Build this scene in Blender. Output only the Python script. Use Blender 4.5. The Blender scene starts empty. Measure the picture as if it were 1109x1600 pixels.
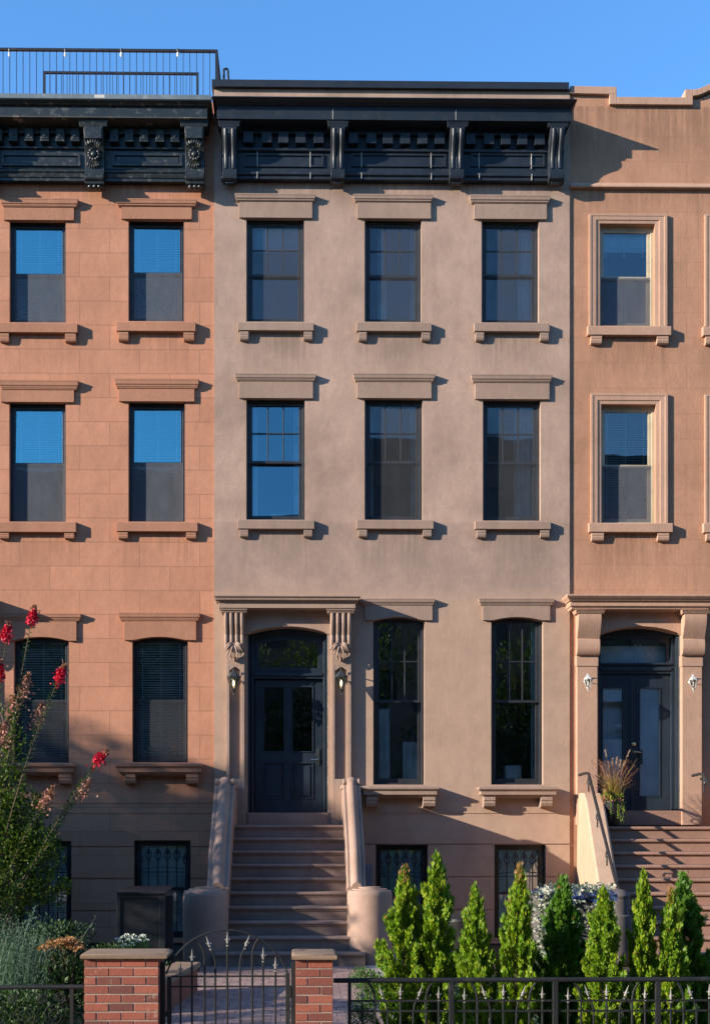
import bpy, math, random
from math import sin, cos, pi, radians, sqrt
from mathutils import Vector, Matrix
random.seed(7)
scene = bpy.context.scene
COL = scene.collection

# ------------------------------------------------------------------ camera model (used to read positions off the photo)
F, D, CZ, TH, PPX, HY = 1926.0, 21.4, 2.05, radians(0.8), 495.0, 1290.0
SUN = Vector((2.66, 1.0, -0.89)).normalized()          # direction the light travels
def W(px, py, p):
    u = (px-PPX)/F; v = (HY-py)/F
    rx = sin(TH)+u*cos(TH); ry = cos(TH)-u*sin(TH)
    t = (D-p)/ry
    return t*rx, CZ+t*v
def WX(px, p, py=800): return W(px, py, p)[0]
def WZ(py, p, px=560): return W(px, py, p)[1]
def P3(px, py, p):
    x, z = W(px, py, p); return Vector((x, -p, z))

# ------------------------------------------------------------------ mesh builder
class MB:
    def __init__(s): s.v=[]; s.f=[]; s.m=[]
    def add(s, vs, fs, m=0):
        b=len(s.v); s.v.extend([tuple(v) for v in vs])
        for f in fs: s.f.append(tuple(b+i for i in f)); s.m.append(m)
    def box(s,x0,x1,y0,y1,z0,z1,m=0):
        if x0>x1:x0,x1=x1,x0
        if y0>y1:y0,y1=y1,y0
        if z0>z1:z0,z1=z1,z0
        s.add([(x0,y0,z0),(x1,y0,z0),(x1,y1,z0),(x0,y1,z0),(x0,y0,z1),(x1,y0,z1),(x1,y1,z1),(x0,y1,z1)],
              [(0,3,2,1),(4,5,6,7),(0,1,5,4),(1,2,6,5),(2,3,7,6),(3,0,4,7)],m)
    def prism_x(s,pts,x0,x1,m=0):       # pts (y,z)
        n=len(pts)
        s.add([(x0,a,b) for a,b in pts]+[(x1,a,b) for a,b in pts],
              [tuple(range(n)),tuple(range(2*n-1,n-1,-1))]+[(i,i+n,(i+1)%n+n,(i+1)%n) for i in range(n)],m)
    def prism_y(s,pts,y0,y1,m=0):       # pts (x,z)
        n=len(pts)
        s.add([(a,y0,b) for a,b in pts]+[(a,y1,b) for a,b in pts],
              [tuple(range(n)),tuple(range(2*n-1,n-1,-1))]+[(i,i+n,(i+1)%n+n,(i+1)%n) for i in range(n)],m)
    def prism_z(s,pts,z0,z1,m=0):
        n=len(pts)
        s.add([(a,b,z0) for a,b in pts]+[(a,b,z1) for a,b in pts],
              [tuple(range(n-1,-1,-1)),tuple(range(n,2*n))]+[(i,(i+1)%n,(i+1)%n+n,i+n) for i in range(n)],m)
    def mould(s,xa,xb,prof,yback,m=0,k=1.0,left=True,right=True):
        # prof: (p,z) from bottom to top; xa,xb: ends at the greatest projection, mitred returns
        pm=max(p for p,z in prof); vs=[]
        for p,z in prof:
            l=xa+((pm-p)*k if left else 0); r=xb-((pm-p)*k if right else 0)
            vs+=[(l,yback,z),(l,-p,z),(r,-p,z),(r,yback,z)]
        n=len(prof); fs=[(3,2,1,0),(4*n-4,4*n-3,4*n-2,4*n-1)]
        for i in range(n-1):
            a=4*i;b=a+4
            for j in range(3): fs.append((a+j,a+j+1,b+j+1,b+j))
            fs.append((a+3,a,b,b+3))
        s.add(vs,fs,m)
    def tube(s,path,r,n=8,m=0,caps=True):
        path=[Vector(p) for p in path]; N=len(path); vs=[]
        rr=r if isinstance(r,(list,tuple)) else [r]*N
        up=None
        for i,p in enumerate(path):
            t=(path[min(i+1,N-1)]-path[max(i-1,0)]).normalized()
            if up is None:
                up=Vector((0,0,1)) if abs(t.z)<.9 else Vector((0,1,0))
            a=t.cross(up)
            if a.length<1e-5: a=t.orthogonal()
            a.normalize(); b=a.cross(t).normalized(); up=b
            for j in range(n):
                an=2*pi*j/n; vs.append(p+(a*cos(an)+b*sin(an))*rr[i])
        fs=[]
        for i in range(N-1):
            for j in range(n):
                fs.append((i*n+j,i*n+(j+1)%n,(i+1)*n+(j+1)%n,(i+1)*n+j))
        if caps: fs.append(tuple(range(n))[::-1]); fs.append(tuple(range((N-1)*n,N*n)))
        s.add(vs,fs,m)
    def lathe(s,prof,c,n=20,m=0,ax='z'):   # prof (r,h)
        vs=[];N=len(prof)
        for r,h in prof:
            for j in range(n):
                a=2*pi*j/n
                if ax=='z': vs.append((c[0]+r*cos(a),c[1]+r*sin(a),c[2]+h))
                elif ax=='x': vs.append((c[0]+h,c[1]+r*cos(a),c[2]+r*sin(a)))
                else: vs.append((c[0]+r*cos(a),c[1]-h,c[2]+r*sin(a)))
        fs=[]
        for i in range(N-1):
            for j in range(n): fs.append((i*n+j,i*n+(j+1)%n,(i+1)*n+(j+1)%n,(i+1)*n+j))
        fs.append(tuple(range(n))[::-1]); fs.append(tuple(range((N-1)*n,N*n)))
        s.add(vs,fs,m)
    def ball(s,c,rx,ry=None,rz=None,n=10,k=6,m=0):
        ry=rx if ry is None else ry; rz=rx if rz is None else rz
        vs=[];fs=[]
        for i in range(k+1):
            t=pi*i/k
            for j in range(n):
                a=2*pi*j/n; vs.append((c[0]+rx*sin(t)*cos(a),c[1]+ry*sin(t)*sin(a),c[2]-rz*cos(t)))
        for i in range(k):
            for j in range(n): fs.append((i*n+j,i*n+(j+1)%n,(i+1)*n+(j+1)%n,(i+1)*n+j))
        s.add(vs,fs,m)
    def sweep(s,cross,path,m=0,closed=True):
        # cross (dx, dn) with path in the y-z plane [(x,y,z)]; dn along the path normal
        N=len(path); n=len(cross); vs=[]; P=[Vector(p) for p in path]
        for i,p in enumerate(P):
            t=(P[min(i+1,N-1)]-P[max(i-1,0)]); t.x=0; t.normalize()
            nn=Vector((0,-t.z,t.y)); 
            if nn.z<0 or (abs(nn.z)<1e-6 and nn.y>0): nn=-nn
            for dx,dn in cross: vs.append(p+Vector((dx,0,0))+nn*dn)
        fs=[]
        for i in range(N-1):
            for j in range(n if closed else n-1):
                fs.append((i*n+j,i*n+(j+1)%n,(i+1)*n+(j+1)%n,(i+1)*n+j))
        fs.append(tuple(range(n))); fs.append(tuple(range((N-1)*n,N*n))[::-1])
        s.add(vs,fs,m)
    def leaf(s,c,d,nrm,L,wd,m=0,fold=0.15):
        d=Vector(d).normalized(); nrm=Vector(nrm); sd=d.cross(nrm)
        if sd.length<1e-4: sd=d.orthogonal()
        sd.normalize(); nn=sd.cross(d); c=Vector(c)
        s.add([c,c+d*L*.5+sd*wd*.5+nn*wd*fold,c+d*L,c+d*L*.5-sd*wd*.5+nn*wd*fold],[(0,1,2,3)],m)
    def blade(s,pts,w,m=0):
        N=len(pts);vs=[];P=[Vector(p) for p in pts]
        d=(P[-1]-P[0]); sd=d.cross(Vector((random.uniform(-1,1),random.uniform(-1,1),.3)))
        if sd.length<1e-5: sd=Vector((1,0,0))
        sd.normalize()
        for i,p in enumerate(P):
            ww=w*(1-i/(N-1))*.5+.0004
            vs+=[p-sd*ww,p+sd*ww]
        s.add(vs,[(2*i,2*i+1,2*i+3,2*i+2) for i in range(N-1)],m)
    def build(s,name,mats,parent=None,off=None,smooth=False,bevel=0.0,angle=35):
        me=bpy.data.meshes.new(name)
        if off is None and parent is not None: off=OFF.get(parent.name,Vector((0,0,0)))
        off=Vector(off) if off is not None else Vector((0,0,0))
        me.from_pydata([(v[0]-off.x,v[1]-off.y,v[2]-off.z) for v in s.v],[],s.f)
        if not isinstance(mats,(list,tuple)): mats=[mats]
        for mt in mats: me.materials.append(mt)
        me.polygons.foreach_set('material_index',s.m)
        me.update()
        if smooth:
            me.polygons.foreach_set('use_smooth',[True]*len(s.f))
            try: me.set_sharp_from_angle(angle=radians(angle))
            except Exception: pass
        o=bpy.data.objects.new(name,me); COL.objects.link(o)
        if parent is not None: o.parent=parent; OFF[o.name]=off
        else: OFF[o.name]=off
        if bevel>0:
            b=o.modifiers.new('edge','BEVEL'); b.width=bevel; b.segments=2; b.limit_method='ANGLE'; b.angle_limit=radians(40)
        return o
OFF={}
def tag(o,label,cat,group=None,kind=None):
    o['label']=label; o['category']=cat
    if group: o['group']=group
    if kind: o['kind']=kind
    return o
def thing(name,loc,label,cat,group=None):
    o=bpy.data.objects.new(name,None); COL.objects.link(o); o.location=loc; o.empty_display_size=.2
    OFF[o.name]=Vector(loc); return tag(o,label,cat,group)
def copy_child(o,parent,dx=(0,0,0)):
    c=o.copy(); COL.objects.link(c); c.parent=parent; c.location=Vector(o.location)+Vector(dx)
    OFF[c.name]=OFF.get(o.name,Vector((0,0,0)))
    for ch in list(o.children):
        copy_child(ch,c)
    return c
def copy_tree(root,loc,label,rz=0,sc=(1,1,1),group=None):
    r=root.copy(); COL.objects.link(r); r.location=loc; r.rotation_euler=(0,0,rz); r.scale=sc; r['label']=label
    if group: r['group']=group
    for ch in list(root.children): copy_child(ch,r)
    return r

# ------------------------------------------------------------------ materials
def newmat(name):
    m=bpy.data.materials.new(name); m.use_nodes=True; nt=m.node_tree
    for n in list(nt.nodes): nt.nodes.remove(n)
    out=nt.nodes.new('ShaderNodeOutputMaterial'); return m,nt,out
def nd(nt,t,**kw):
    n=nt.nodes.new(t)
    for k,v in kw.items():
        if k in n.inputs: n.inputs[k].default_value=v
        else: setattr(n,k,v)
    return n
def mixc(nt,fac,a,b,mode='MIX'):
    n=nt.nodes.new('ShaderNodeMix'); n.data_type='RGBA'; n.blend_type=mode
    for sock,val in ((n.inputs[0],fac),(n.inputs[6],a),(n.inputs[7],b)):
        if hasattr(val,'is_linked') or isinstance(val,bpy.types.NodeSocket): nt.links.new(val,sock)
        elif isinstance(val,(int,float)): sock.default_value=val
        else: sock.default_value=(val[0],val[1],val[2],1)
    return n.outputs[2]
def ramp(nt,src,stops):
    n=nt.nodes.new('ShaderNodeValToRGB'); e=n.color_ramp.elements
    while len(e)<len(stops): e.new(.5)
    for i,(p,c) in enumerate(stops):
        e[i].position=p; e[i].color=(c[0],c[1],c[2],1) if not isinstance(c,(int,float)) else (c,c,c,1)
    nt.links.new(src,n.inputs[0]); return n.outputs[0]
def mapr(nt,src,a,b,c,d):
    n=nt.nodes.new('ShaderNodeMapRange'); nt.links.new(src,n.inputs[0])
    for i,v in enumerate((a,b,c,d)): n.inputs[i+1].default_value=v
    return n.outputs[0]
def noise(nt,vec,scale,detail=4,rough=.55,sc=None):
    if sc:
        mp=nd(nt,'ShaderNodeMapping'); mp.inputs['Scale'].default_value=sc; nt.links.new(vec,mp.inputs['Vector']); vec=mp.outputs[0]
    n=nd(nt,'ShaderNodeTexNoise',Scale=scale,Detail=detail,Roughness=rough); nt.links.new(vec,n.inputs['Vector']); return n.outputs['Fac']
def math2(nt,op,a,b):
    n=nt.nodes.new('ShaderNodeMath'); n.operation=op
    for s,v in ((n.inputs[0],a),(n.inputs[1],b)):
        if isinstance(v,(int,float)): s.default_value=v
        else: nt.links.new(v,s)
    return n.outputs[0]

def stone(name,base,joint=0.0,jw=1.03,jh=.405,mott=.16,stain=.25,rough=.85,band=None,warm=None,joff=(0,0),low=None,drips=(),dripamt=.75):
    m,nt,out=newmat(name)
    geo=nd(nt,'ShaderNodeNewGeometry'); pos=geo.outputs['Position']
    n1=noise(nt,pos,.9,5,.6); n2=noise(nt,pos,5.5,5,.65,(1,1,.55)); n3=noise(nt,pos,55,3,.6); n4=noise(nt,pos,2.2,4,.6,(1.6,1.6,.22)); n5=noise(nt,pos,2.6,6,.7)
    c=base
    dark=tuple(x*(1-mott*1.5) for x in base); lite=tuple(min(1,x*(1+mott*.9)) for x in base)
    c1=ramp(nt,n1,[(.3,dark),(.5,base),(.7,lite)])
    if warm:
        c1=mixc(nt,mapr(nt,n5,.45,.75,0,.7),c1,warm)
    c2=mixc(nt,mapr(nt,n2,.35,.7,0,.35),c1,tuple(x*.72 for x in base))
    st=mapr(nt,n4,.55,.78,0,stain)
    c3=mixc(nt,st,c2,tuple(x*.5 for x in base))
    c3=mixc(nt,mapr(nt,n3,.3,.7,0,.22),c3,tuple(x*.7 for x in base))
    if low or band:
        n6=noise(nt,pos,3.4,7,.72,(1,1,.8)); n7=noise(nt,pos,12,5,.7,(1,1,.5))
        c3=mixc(nt,math2(nt,'MULTIPLY',mapr(nt,n6,.5,.68,0,.42),mapr(nt,n7,.35,.6,.4,1)),c3,tuple(x*f for x,f in zip(base,(.62,.62,.66))))
        c3=mixc(nt,mapr(nt,n6,.46,.30,0,.3),c3,tuple(min(1,x*1.18) for x in base))
    n8=noise(nt,pos,17,4,.7)
    c3=mixc(nt,mapr(nt,n8,.5,.72,0,.30),c3,tuple(x*.66 for x in base)); c3=mixc(nt,mapr(nt,n8,.46,.28,0,.22),c3,tuple(min(1,x*1.2) for x in base))
    if drips:
        sepd=nd(nt,'ShaderNodeSeparateXYZ'); nt.links.new(pos,sepd.inputs[0]); acc=None
        nv=noise(nt,pos,7,4,.7,(1.6,1.6,.10)); nv2=noise(nt,pos,1.3,3,.6)
        for xc,hw,zt,ln in drips:
            ax=math2(nt,'ABSOLUTE',math2(nt,'SUBTRACT',sepd.outputs[0],xc),0)
            m1=mapr(nt,ax,hw*.8,hw*1.05,1,0); m2=mapr(nt,sepd.outputs[2],zt-ln,zt,0,1); m3=mapr(nt,sepd.outputs[2],zt,zt+.02,1,0)
            mk=math2(nt,'MULTIPLY',math2(nt,'MULTIPLY',m1,m2),m3)
            acc=mk if acc is None else math2(nt,'MAXIMUM',acc,mk)
        f=math2(nt,'MULTIPLY',math2(nt,'MULTIPLY',acc,mapr(nt,nv,.36,.56,0,1)),math2(nt,'MULTIPLY',mapr(nt,nv2,.3,.6,.4,1),dripamt))
        c3=mixc(nt,f,c3,tuple(x*.42 for x in base))
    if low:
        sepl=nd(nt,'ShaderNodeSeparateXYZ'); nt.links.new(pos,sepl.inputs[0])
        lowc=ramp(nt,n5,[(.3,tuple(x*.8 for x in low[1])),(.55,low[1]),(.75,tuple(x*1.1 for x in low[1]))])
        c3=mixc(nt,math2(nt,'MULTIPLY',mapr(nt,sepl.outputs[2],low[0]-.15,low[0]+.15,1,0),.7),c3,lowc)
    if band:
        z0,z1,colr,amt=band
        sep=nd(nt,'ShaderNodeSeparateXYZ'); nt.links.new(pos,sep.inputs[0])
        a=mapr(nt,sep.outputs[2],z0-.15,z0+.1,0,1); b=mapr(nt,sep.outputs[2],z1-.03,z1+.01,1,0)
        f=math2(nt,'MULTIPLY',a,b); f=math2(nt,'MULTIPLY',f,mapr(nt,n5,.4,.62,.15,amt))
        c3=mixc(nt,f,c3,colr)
    bs=nd(nt,'ShaderNodeBsdfPrincipled',Roughness=rough); bs.inputs['Specular IOR Level'].default_value=.25
    hgt=math2(nt,'ADD',math2(nt,'MULTIPLY',n3,.5),math2(nt,'MULTIPLY',n2,1.2))
    if joint>0:
        sep2=nd(nt,'ShaderNodeSeparateXYZ'); nt.links.new(pos,sep2.inputs[0])
        cb=nd(nt,'ShaderNodeCombineXYZ')
        nt.links.new(math2(nt,'ADD',sep2.outputs[0],joff[0]),cb.inputs[0]); nt.links.new(math2(nt,'ADD',sep2.outputs[2],joff[1]),cb.inputs[1])
        br=nt.nodes.new('ShaderNodeTexBrick'); nt.links.new(cb.outputs[0],br.inputs['Vector'])
        br.inputs['Scale'].default_value=1; br.inputs['Mortar Size'].default_value=.0065; br.inputs['Mortar Smooth'].default_value=.3
        br.inputs['Brick Width'].default_value=jw; br.inputs['Row Height'].default_value=jh; br.offset=.5
        br.inputs['Color1'].default_value=(.88,.87,.86,1); br.inputs['Color2'].default_value=(1.06,1.07,1.08,1); br.inputs['Mortar'].default_value=(1,1,1,1)
        fj=math2(nt,'MULTIPLY',br.outputs['Fac'],joint)
        c3=mixc(nt,min(1,joint*1.2),c3,br.outputs['Color'],'MULTIPLY')
        c3=mixc(nt,fj,c3,tuple(x*.42 for x in base))
        hgt=math2(nt,'SUBTRACT',hgt,math2(nt,'MULTIPLY',br.outputs['Fac'],joint*1.5))
    nt.links.new(c3,bs.inputs['Base Color'])
    bp=nd(nt,'ShaderNodeBump',Strength=.35,Distance=.012); nt.links.new(hgt,bp.inputs['Height']); nt.links.new(bp.outputs[0],bs.inputs['Normal'])
    nt.links.new(bs.outputs[0],out.inputs[0]); return m

def paint(name,c,rough=.4,wear=None,wamt=.3,spec=.5,metal=0,bump=.1,scale=9):
    m,nt,out=newmat(name); geo=nd(nt,'ShaderNodeNewGeometry'); pos=geo.outputs['Position']
    n=noise(nt,pos,scale,6,.65); n2=noise(nt,pos,2.0,4,.6)
    cc=ramp(nt,n2,[(.3,tuple(x*.75 for x in c)),(.7,tuple(min(1,x*1.2) for x in c))])
    if wear: cc=mixc(nt,mapr(nt,n,.56,.68,0,wamt),cc,wear)
    bs=nd(nt,'ShaderNodeBsdfPrincipled',Roughness=rough,Metallic=metal); bs.inputs['Specular IOR Level'].default_value=spec
    nt.links.new(cc,bs.inputs['Base Color'])
    rr=mapr(nt,n,.3,.7,rough*.85,min(1,rough*1.25)); nt.links.new(rr,bs.inputs['Roughness'])
    bp=nd(nt,'ShaderNodeBump',Strength=bump,Distance=.005); nt.links.new(n,bp.inputs['Height']); nt.links.new(bp.outputs[0],bs.inputs['Normal'])
    nt.links.new(bs.outputs[0],out.inputs[0]); return m
def glass(name,refl=.22,tint=(.75,.85,.9),wav=.02,gc=(.95,.98,1)):
    m,nt,out=newmat(name); geo=nd(nt,'ShaderNodeNewGeometry'); pos=geo.outputs['Position']
    tr=nd(nt,'ShaderNodeBsdfTransparent'); tr.inputs[0].default_value=(*tint,1)
    gl=nd(nt,'ShaderNodeBsdfGlossy',Roughness=.01); gl.inputs[0].default_value=(*gc,1)
    n=noise(nt,pos,2.2,1,.4); bp=nd(nt,'ShaderNodeBump',Strength=wav,Distance=.05); nt.links.new(n,bp.inputs['Height']); nt.links.new(bp.outputs[0],gl.inputs['Normal'])
    lw=nd(nt,'ShaderNodeFresnel',IOR=1.5)
    fac=math2(nt,'ADD',math2(nt,'MULTIPLY',lw.outputs[0],1.0),refl-.04)
    mx=nd(nt,'ShaderNodeMixShader'); nt.links.new(fac,mx.inputs[0]); nt.links.new(tr.outputs[0],mx.inputs[1]); nt.links.new(gl.outputs[0],mx.inputs[2])
    nt.links.new(mx.outputs[0],out.inputs[0]); return m
def screenmat(name,c,dens):
    m,nt,out=newmat(name)
    tr=nd(nt,'ShaderNodeBsdfTransparent'); df=nd(nt,'ShaderNodeBsdfDiffuse'); df.inputs[0].default_value=(*c,1)
    geo=nd(nt,'ShaderNodeNewGeometry'); n=noise(nt,geo.outputs['Position'],6,4,.6,(1,1,.4))
    mx=nd(nt,'ShaderNodeMixShader'); nt.links.new(mapr(nt,n,.3,.7,dens*.85,dens*1.15),mx.inputs[0]); nt.links.new(tr.outputs[0],mx.inputs[1]); nt.links.new(df.outputs[0],mx.inputs[2])
    nt.links.new(mx.outputs[0],out.inputs[0]); return m
def emit(name,c,s):
    m,nt,out=newmat(name); e=nd(nt,'ShaderNodeEmission',Strength=s); e.inputs[0].default_value=(*c,1); nt.links.new(e.outputs[0],out.inputs[0]); return m
def leafmat(name,cols,trans=.35,rough=.5):
    m,nt,out=newmat(name); geo=nd(nt,'ShaderNodeNewGeometry')
    n=noise(nt,geo.outputs['Position'],3.2,3,.6)
    r=math2(nt,'ADD',math2(nt,'MULTIPLY',geo.outputs['Random Per Island'],.65),math2(nt,'MULTIPLY',n,.5))
    k=len(cols); c=ramp(nt,r,[(.12+.8*i/(max(1,k-1)),cols[i]) for i in range(k)])
    bs=nd(nt,'ShaderNodeBsdfPrincipled',Roughness=rough); bs.inputs['Specular IOR Level'].default_value=.3; nt.links.new(c,bs.inputs['Base Color'])
    tl=nd(nt,'ShaderNodeBsdfTranslucent'); nt.links.new(mixc(nt,1,c,(1.0,1.15,.5),'MULTIPLY'),tl.inputs[0])
    mx=nd(nt,'ShaderNodeMixShader'); mx.inputs[0].default_value=trans; nt.links.new(bs.outputs[0],mx.inputs[1]); nt.links.new(tl.outputs[0],mx.inputs[2])
    nt.links.new(mx.outputs[0],out.inputs[0]); return m
def brickmat(name):
    m,nt,out=newmat(name); geo=nd(nt,'ShaderNodeNewGeometry'); pos=geo.outputs['Position']
    c=ramp(nt,geo.outputs['Random Per Island'],[(0,(.11,.034,.024)),(.35,(.20,.052,.032)),(.7,(.27,.070,.04)),(1,(.33,.10,.055))])
    n=noise(nt,pos,40,5,.7); n2=noise(nt,pos,9,5,.7)
    c=mixc(nt,mapr(nt,n,.4,.75,0,.5),c,(.14,.05,.035)); c=mixc(nt,mapr(nt,n2,.62,.72,0,.5),c,(.5,.36,.28))
    bs=nd(nt,'ShaderNodeBsdfPrincipled',Roughness=.85); nt.links.new(c,bs.inputs['Base Color'])
    bp=nd(nt,'ShaderNodeBump',Strength=.5,Distance=.006); nt.links.new(n,bp.inputs['Height']); nt.links.new(bp.outputs[0],bs.inputs['Normal'])
    nt.links.new(bs.outputs[0],out.inputs[0]); return m
def pavermat(name):
    m,nt,out=newmat(name); geo=nd(nt,'ShaderNodeNewGeometry'); pos=geo.outputs['Position']
    br=nt.nodes.new('ShaderNodeTexBrick'); nt.links.new(pos,br.inputs['Vector']); br.inputs['Scale'].default_value=1
    br.inputs['Brick Width'].default_value=.2; br.inputs['Row Height'].default_value=.2; br.inputs['Mortar Size'].default_value=.006; br.offset=.5
    br.inputs['Color1'].default_value=(.23,.14,.12,1); br.inputs['Color2'].default_value=(.34,.22,.18,1); br.inputs['Mortar'].default_value=(.07,.06,.055,1)
    n=noise(nt,pos,6,5,.7); c=mixc(nt,mapr(nt,n,.4,.7,0,.45),br.outputs[0],(.12,.09,.09))
    bs=nd(nt,'ShaderNodeBsdfPrincipled',Roughness=.8); nt.links.new(c,bs.inputs['Base Color'])
    bp=nd(nt,'ShaderNodeBump',Strength=.6,Distance=.01); nt.links.new(math2(nt,'SUBTRACT',n,br.outputs['Fac']),bp.inputs['Height']); nt.links.new(bp.outputs[0],bs.inputs['Normal'])
    nt.links.new(bs.outputs[0],out.inputs[0]); return m

PC, PL, PR = 0.0, -0.03, -0.03
C_STONE=(.38,.262,.198); L_STONE=(.472,.220,.130); R_STONE=(.405,.215,.13)
M={}
def dr(px,hwpx,py,ln,p=0.0): return (WX(px,p,py),hwpx/90.0,W(px,py,p)[1],ln)
DC=[dr(a,b,c,l) for a,b,c,l in ((431,60,516,.9),(615,60,517,.7),(800,60,517,.8),(431,60,826,.9),(617,60,826,1.0),(801,60,827,.8),(612,270,283,.5),(630,58,1246,.5),(810,58,1246,.5))]
DL=[dr(a,b,c,l) for a,b,c,l in ((58,62,519,.8),(244,62,517,.8),(58,62,831,.9),(245,62,830,.9),(160,330,288,.4),(250,68,1210,.7),(60,68,1210,.7))]
DR=[dr(a,b,c,l) for a,b,c,l in ((983,64,523,.9),(985,64,831,.9),(1000,140,166,1.3),(1000,140,293,.5),(1165,64,523,.9))]
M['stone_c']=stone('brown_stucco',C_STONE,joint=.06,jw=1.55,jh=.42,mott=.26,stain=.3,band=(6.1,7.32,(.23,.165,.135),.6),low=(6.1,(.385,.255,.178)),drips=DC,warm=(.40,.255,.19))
M['trim_c']=stone('brown_trim_stone',(.30,.205,.155),mott=.12,stain=.3)
M['surr_c']=stone('door_surround_stone',(.34,.232,.175),mott=.12,stain=.3)
M['stoop_c']=stone('stoop_stone',(.31,.205,.155),mott=.22,stain=.45,rough=.75)
M['step_c']=stone('step_stone',(.25,.17,.135),mott=.25,stain=.5,rough=.7)
M['stone_l']=stone('red_brownstone',L_STONE,joint=.55,jw=1.037,jh=.418,mott=.12,stain=.15,joff=(.17,.14),drips=DL,dripamt=.5,warm=(.48,.21,.125))
M['trim_l']=stone('red_trim_stone',(.37,.175,.105),mott=.12,stain=.25)
M['stone_r']=stone('orange_stucco',R_STONE,joint=.22,jw=1.5,jh=.44,mott=.16,stain=.5,drips=DR,dripamt=.7,warm=(.43,.205,.128))
M['trim_r']=stone('orange_trim_stone',(.42,.255,.175),mott=.1,stain=.4)
M['stoop_r']=stone('tan_stoop_stone',(.47,.31,.21),mott=.1,stain=.15)
M['step_r']=stone('red_step_stone',(.30,.17,.12),mott=.12,stain=.3)
M['streak']=stone('streaked_dark_stone',(.10,.085,.08),mott=.4,stain=.8)
M['interior']=paint('interior_plaster',(.14,.14,.14),.9)
M['white_in']=paint('white_inner_door',(.88,.9,.92),.6)
M['cornice_c']=paint('black_cornice_paint',(.013,.018,.025),.46,wear=(.05,.06,.065),wamt=.25,spec=.35)
M['cornice_l']=paint('weathered_black_paint',(.013,.017,.017),.42,wear=(.10,.105,.095),wamt=.75,spec=.5,bump=.7,scale=11)
M['rust']=paint('worn_cornice_edge',(.05,.048,.042),.7,wear=(.42,.30,.19),wamt=1.0,scale=7)
M['gutter']=paint('grey_gutter_metal',(.13,.16,.17),.45,wear=(.35,.35,.33),wamt=.4)
M['coping']=paint('black_coping_metal',(.012,.014,.018),.45)
M['caulk']=paint('pale_seam',(.42,.40,.36),.8)
M['frame']=paint('black_window_paint',(.011,.012,.016),.35)
M['frame_c']=paint('bronze_window_paint',(.022,.024,.028),.4)
M['frame_r']=paint('cream_window_paint',(.42,.36,.25),.5)
M['glass']=glass('window_glass',.15)
M['glass_br']=glass('bright_window_glass',.35,(.9,.97,1),.03,(.45,.95,1))
M['glass_mid']=glass('unscreened_glass',.22,(.8,.9,.95),.02,(.5,.88,1))
M['glass_lo']=glass('parlour_glass',.19)
M['glass_d']=glass('door_glass',.10,(.95,.98,1),.01)
M['screen']=screenmat('insect_screen',(.085,.088,.095),.32)
M['screen_l']=screenmat('grey_insect_screen',(.115,.125,.14),.62)
M['blind']=paint('white_blind',(.82,.82,.78),.6)
M['shade']=paint('pale_roller_shade',(.58,.76,.8),.7)  # bluish film reflecting sky on the basement glass, put into this colour
M['curtain']=paint('sheer_curtain',(.8,.82,.8),.8)
M['door']=paint('dark_door_paint',(.017,.026,.037),.32)
M['iron']=paint('black_iron',(.014,.014,.015),.45,wear=(.05,.045,.04),wamt=.3)
M['fence']=paint('dark_fence_iron',(.014,.015,.016),.6,spec=.25,wear=(.05,.048,.045),wamt=.3)
M['steel']=paint('worn_steel',(.35,.34,.33),.35,metal=.9)
M['tip']=paint('pale_worn_finial',(.28,.26,.23),.5,metal=.3)
M['brass']=paint('brass',(.55,.42,.2),.3,metal=1)
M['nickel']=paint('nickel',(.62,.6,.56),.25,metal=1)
M['lantern']=paint('verdigris_lantern_metal',(.05,.055,.055),.4,metal=.4)
M['whitelamp']=paint('white_lamp_metal',(.42,.41,.39),.3)
M['lglass']=glass('lantern_glass',.12,(.9,.9,.85),0)
M['bulb']=emit('lit_bulb',(1,.72,.38),2.6)
M['bulb_off']=paint('clear_bulb',(.75,.75,.72),.1)
M['brick']=brickmat('red_brick'); M['mortar']=stone('mortar',(.36,.29,.24),mott=.1)
M['cap']=stone('pier_cap_stone',(.24,.16,.105),mott=.2,stain=.3)
M['paver']=pavermat('path_pavers'); M['concrete']=stone('pale_concrete',(.36,.31,.28),mott=.15)
M['asphalt']=stone('asphalt',(.05,.05,.05),mott=.2)
M['soil']=stone('garden_soil',(.045,.035,.025),mott=.3)
M['binmetal']=paint('black_bin_metal',(.018,.020,.022),.42,wear=(.05,.05,.05),wamt=.2,spec=.5)
M['bluegrey']=paint('bluegrey_box_paint',(.16,.19,.23),.5)
M['tarp']=paint('blue_tarp',(.05,.085,.20),.45,wear=(.5,.52,.55),wamt=.6,scale=5,bump=.8)
M['pot']=paint('black_pot',(.012,.012,.012),.4)
M['bark']=stone('bark',(.10,.07,.045),mott=.4,stain=.5)
M['thuja']=leafmat('thuja_leaf',[(.02,.07,.006),(.07,.17,.009),(.17,.29,.012),(.34,.36,.02)],.3)
M['thuja_shade']=leafmat('thuja_leaf_shaded',[(.03,.09,.010),(.06,.15,.012),(.11,.21,.014)],.3)  # darker copy of the thuja leaf, shade put into its colour
M['thuja_br']=leafmat('thuja_brown_tip',[(.18,.09,.03),(.30,.16,.05)],.2)
M['myrtle']=leafmat('myrtle_leaf',[(.015,.035,.008),(.03,.07,.012),(.06,.11,.014),(.15,.18,.02)],.35)
M['bloom']=leafmat('crimson_bloom',[(.35,.003,.02),(.55,.008,.04),(.62,.02,.07)],.25)
M['bud']=leafmat('pink_seed_head',[(.20,.07,.045),(.36,.16,.11),(.4,.2,.16)],.2)
M['sage']=leafmat('bluegreen_leaf',[(.03,.07,.04),(.055,.11,.065),(.12,.18,.12)],.3)
M['sedum']=leafmat('orange_sedum',[(.26,.10,.03),(.42,.19,.06),(.5,.28,.12)],.2)
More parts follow.
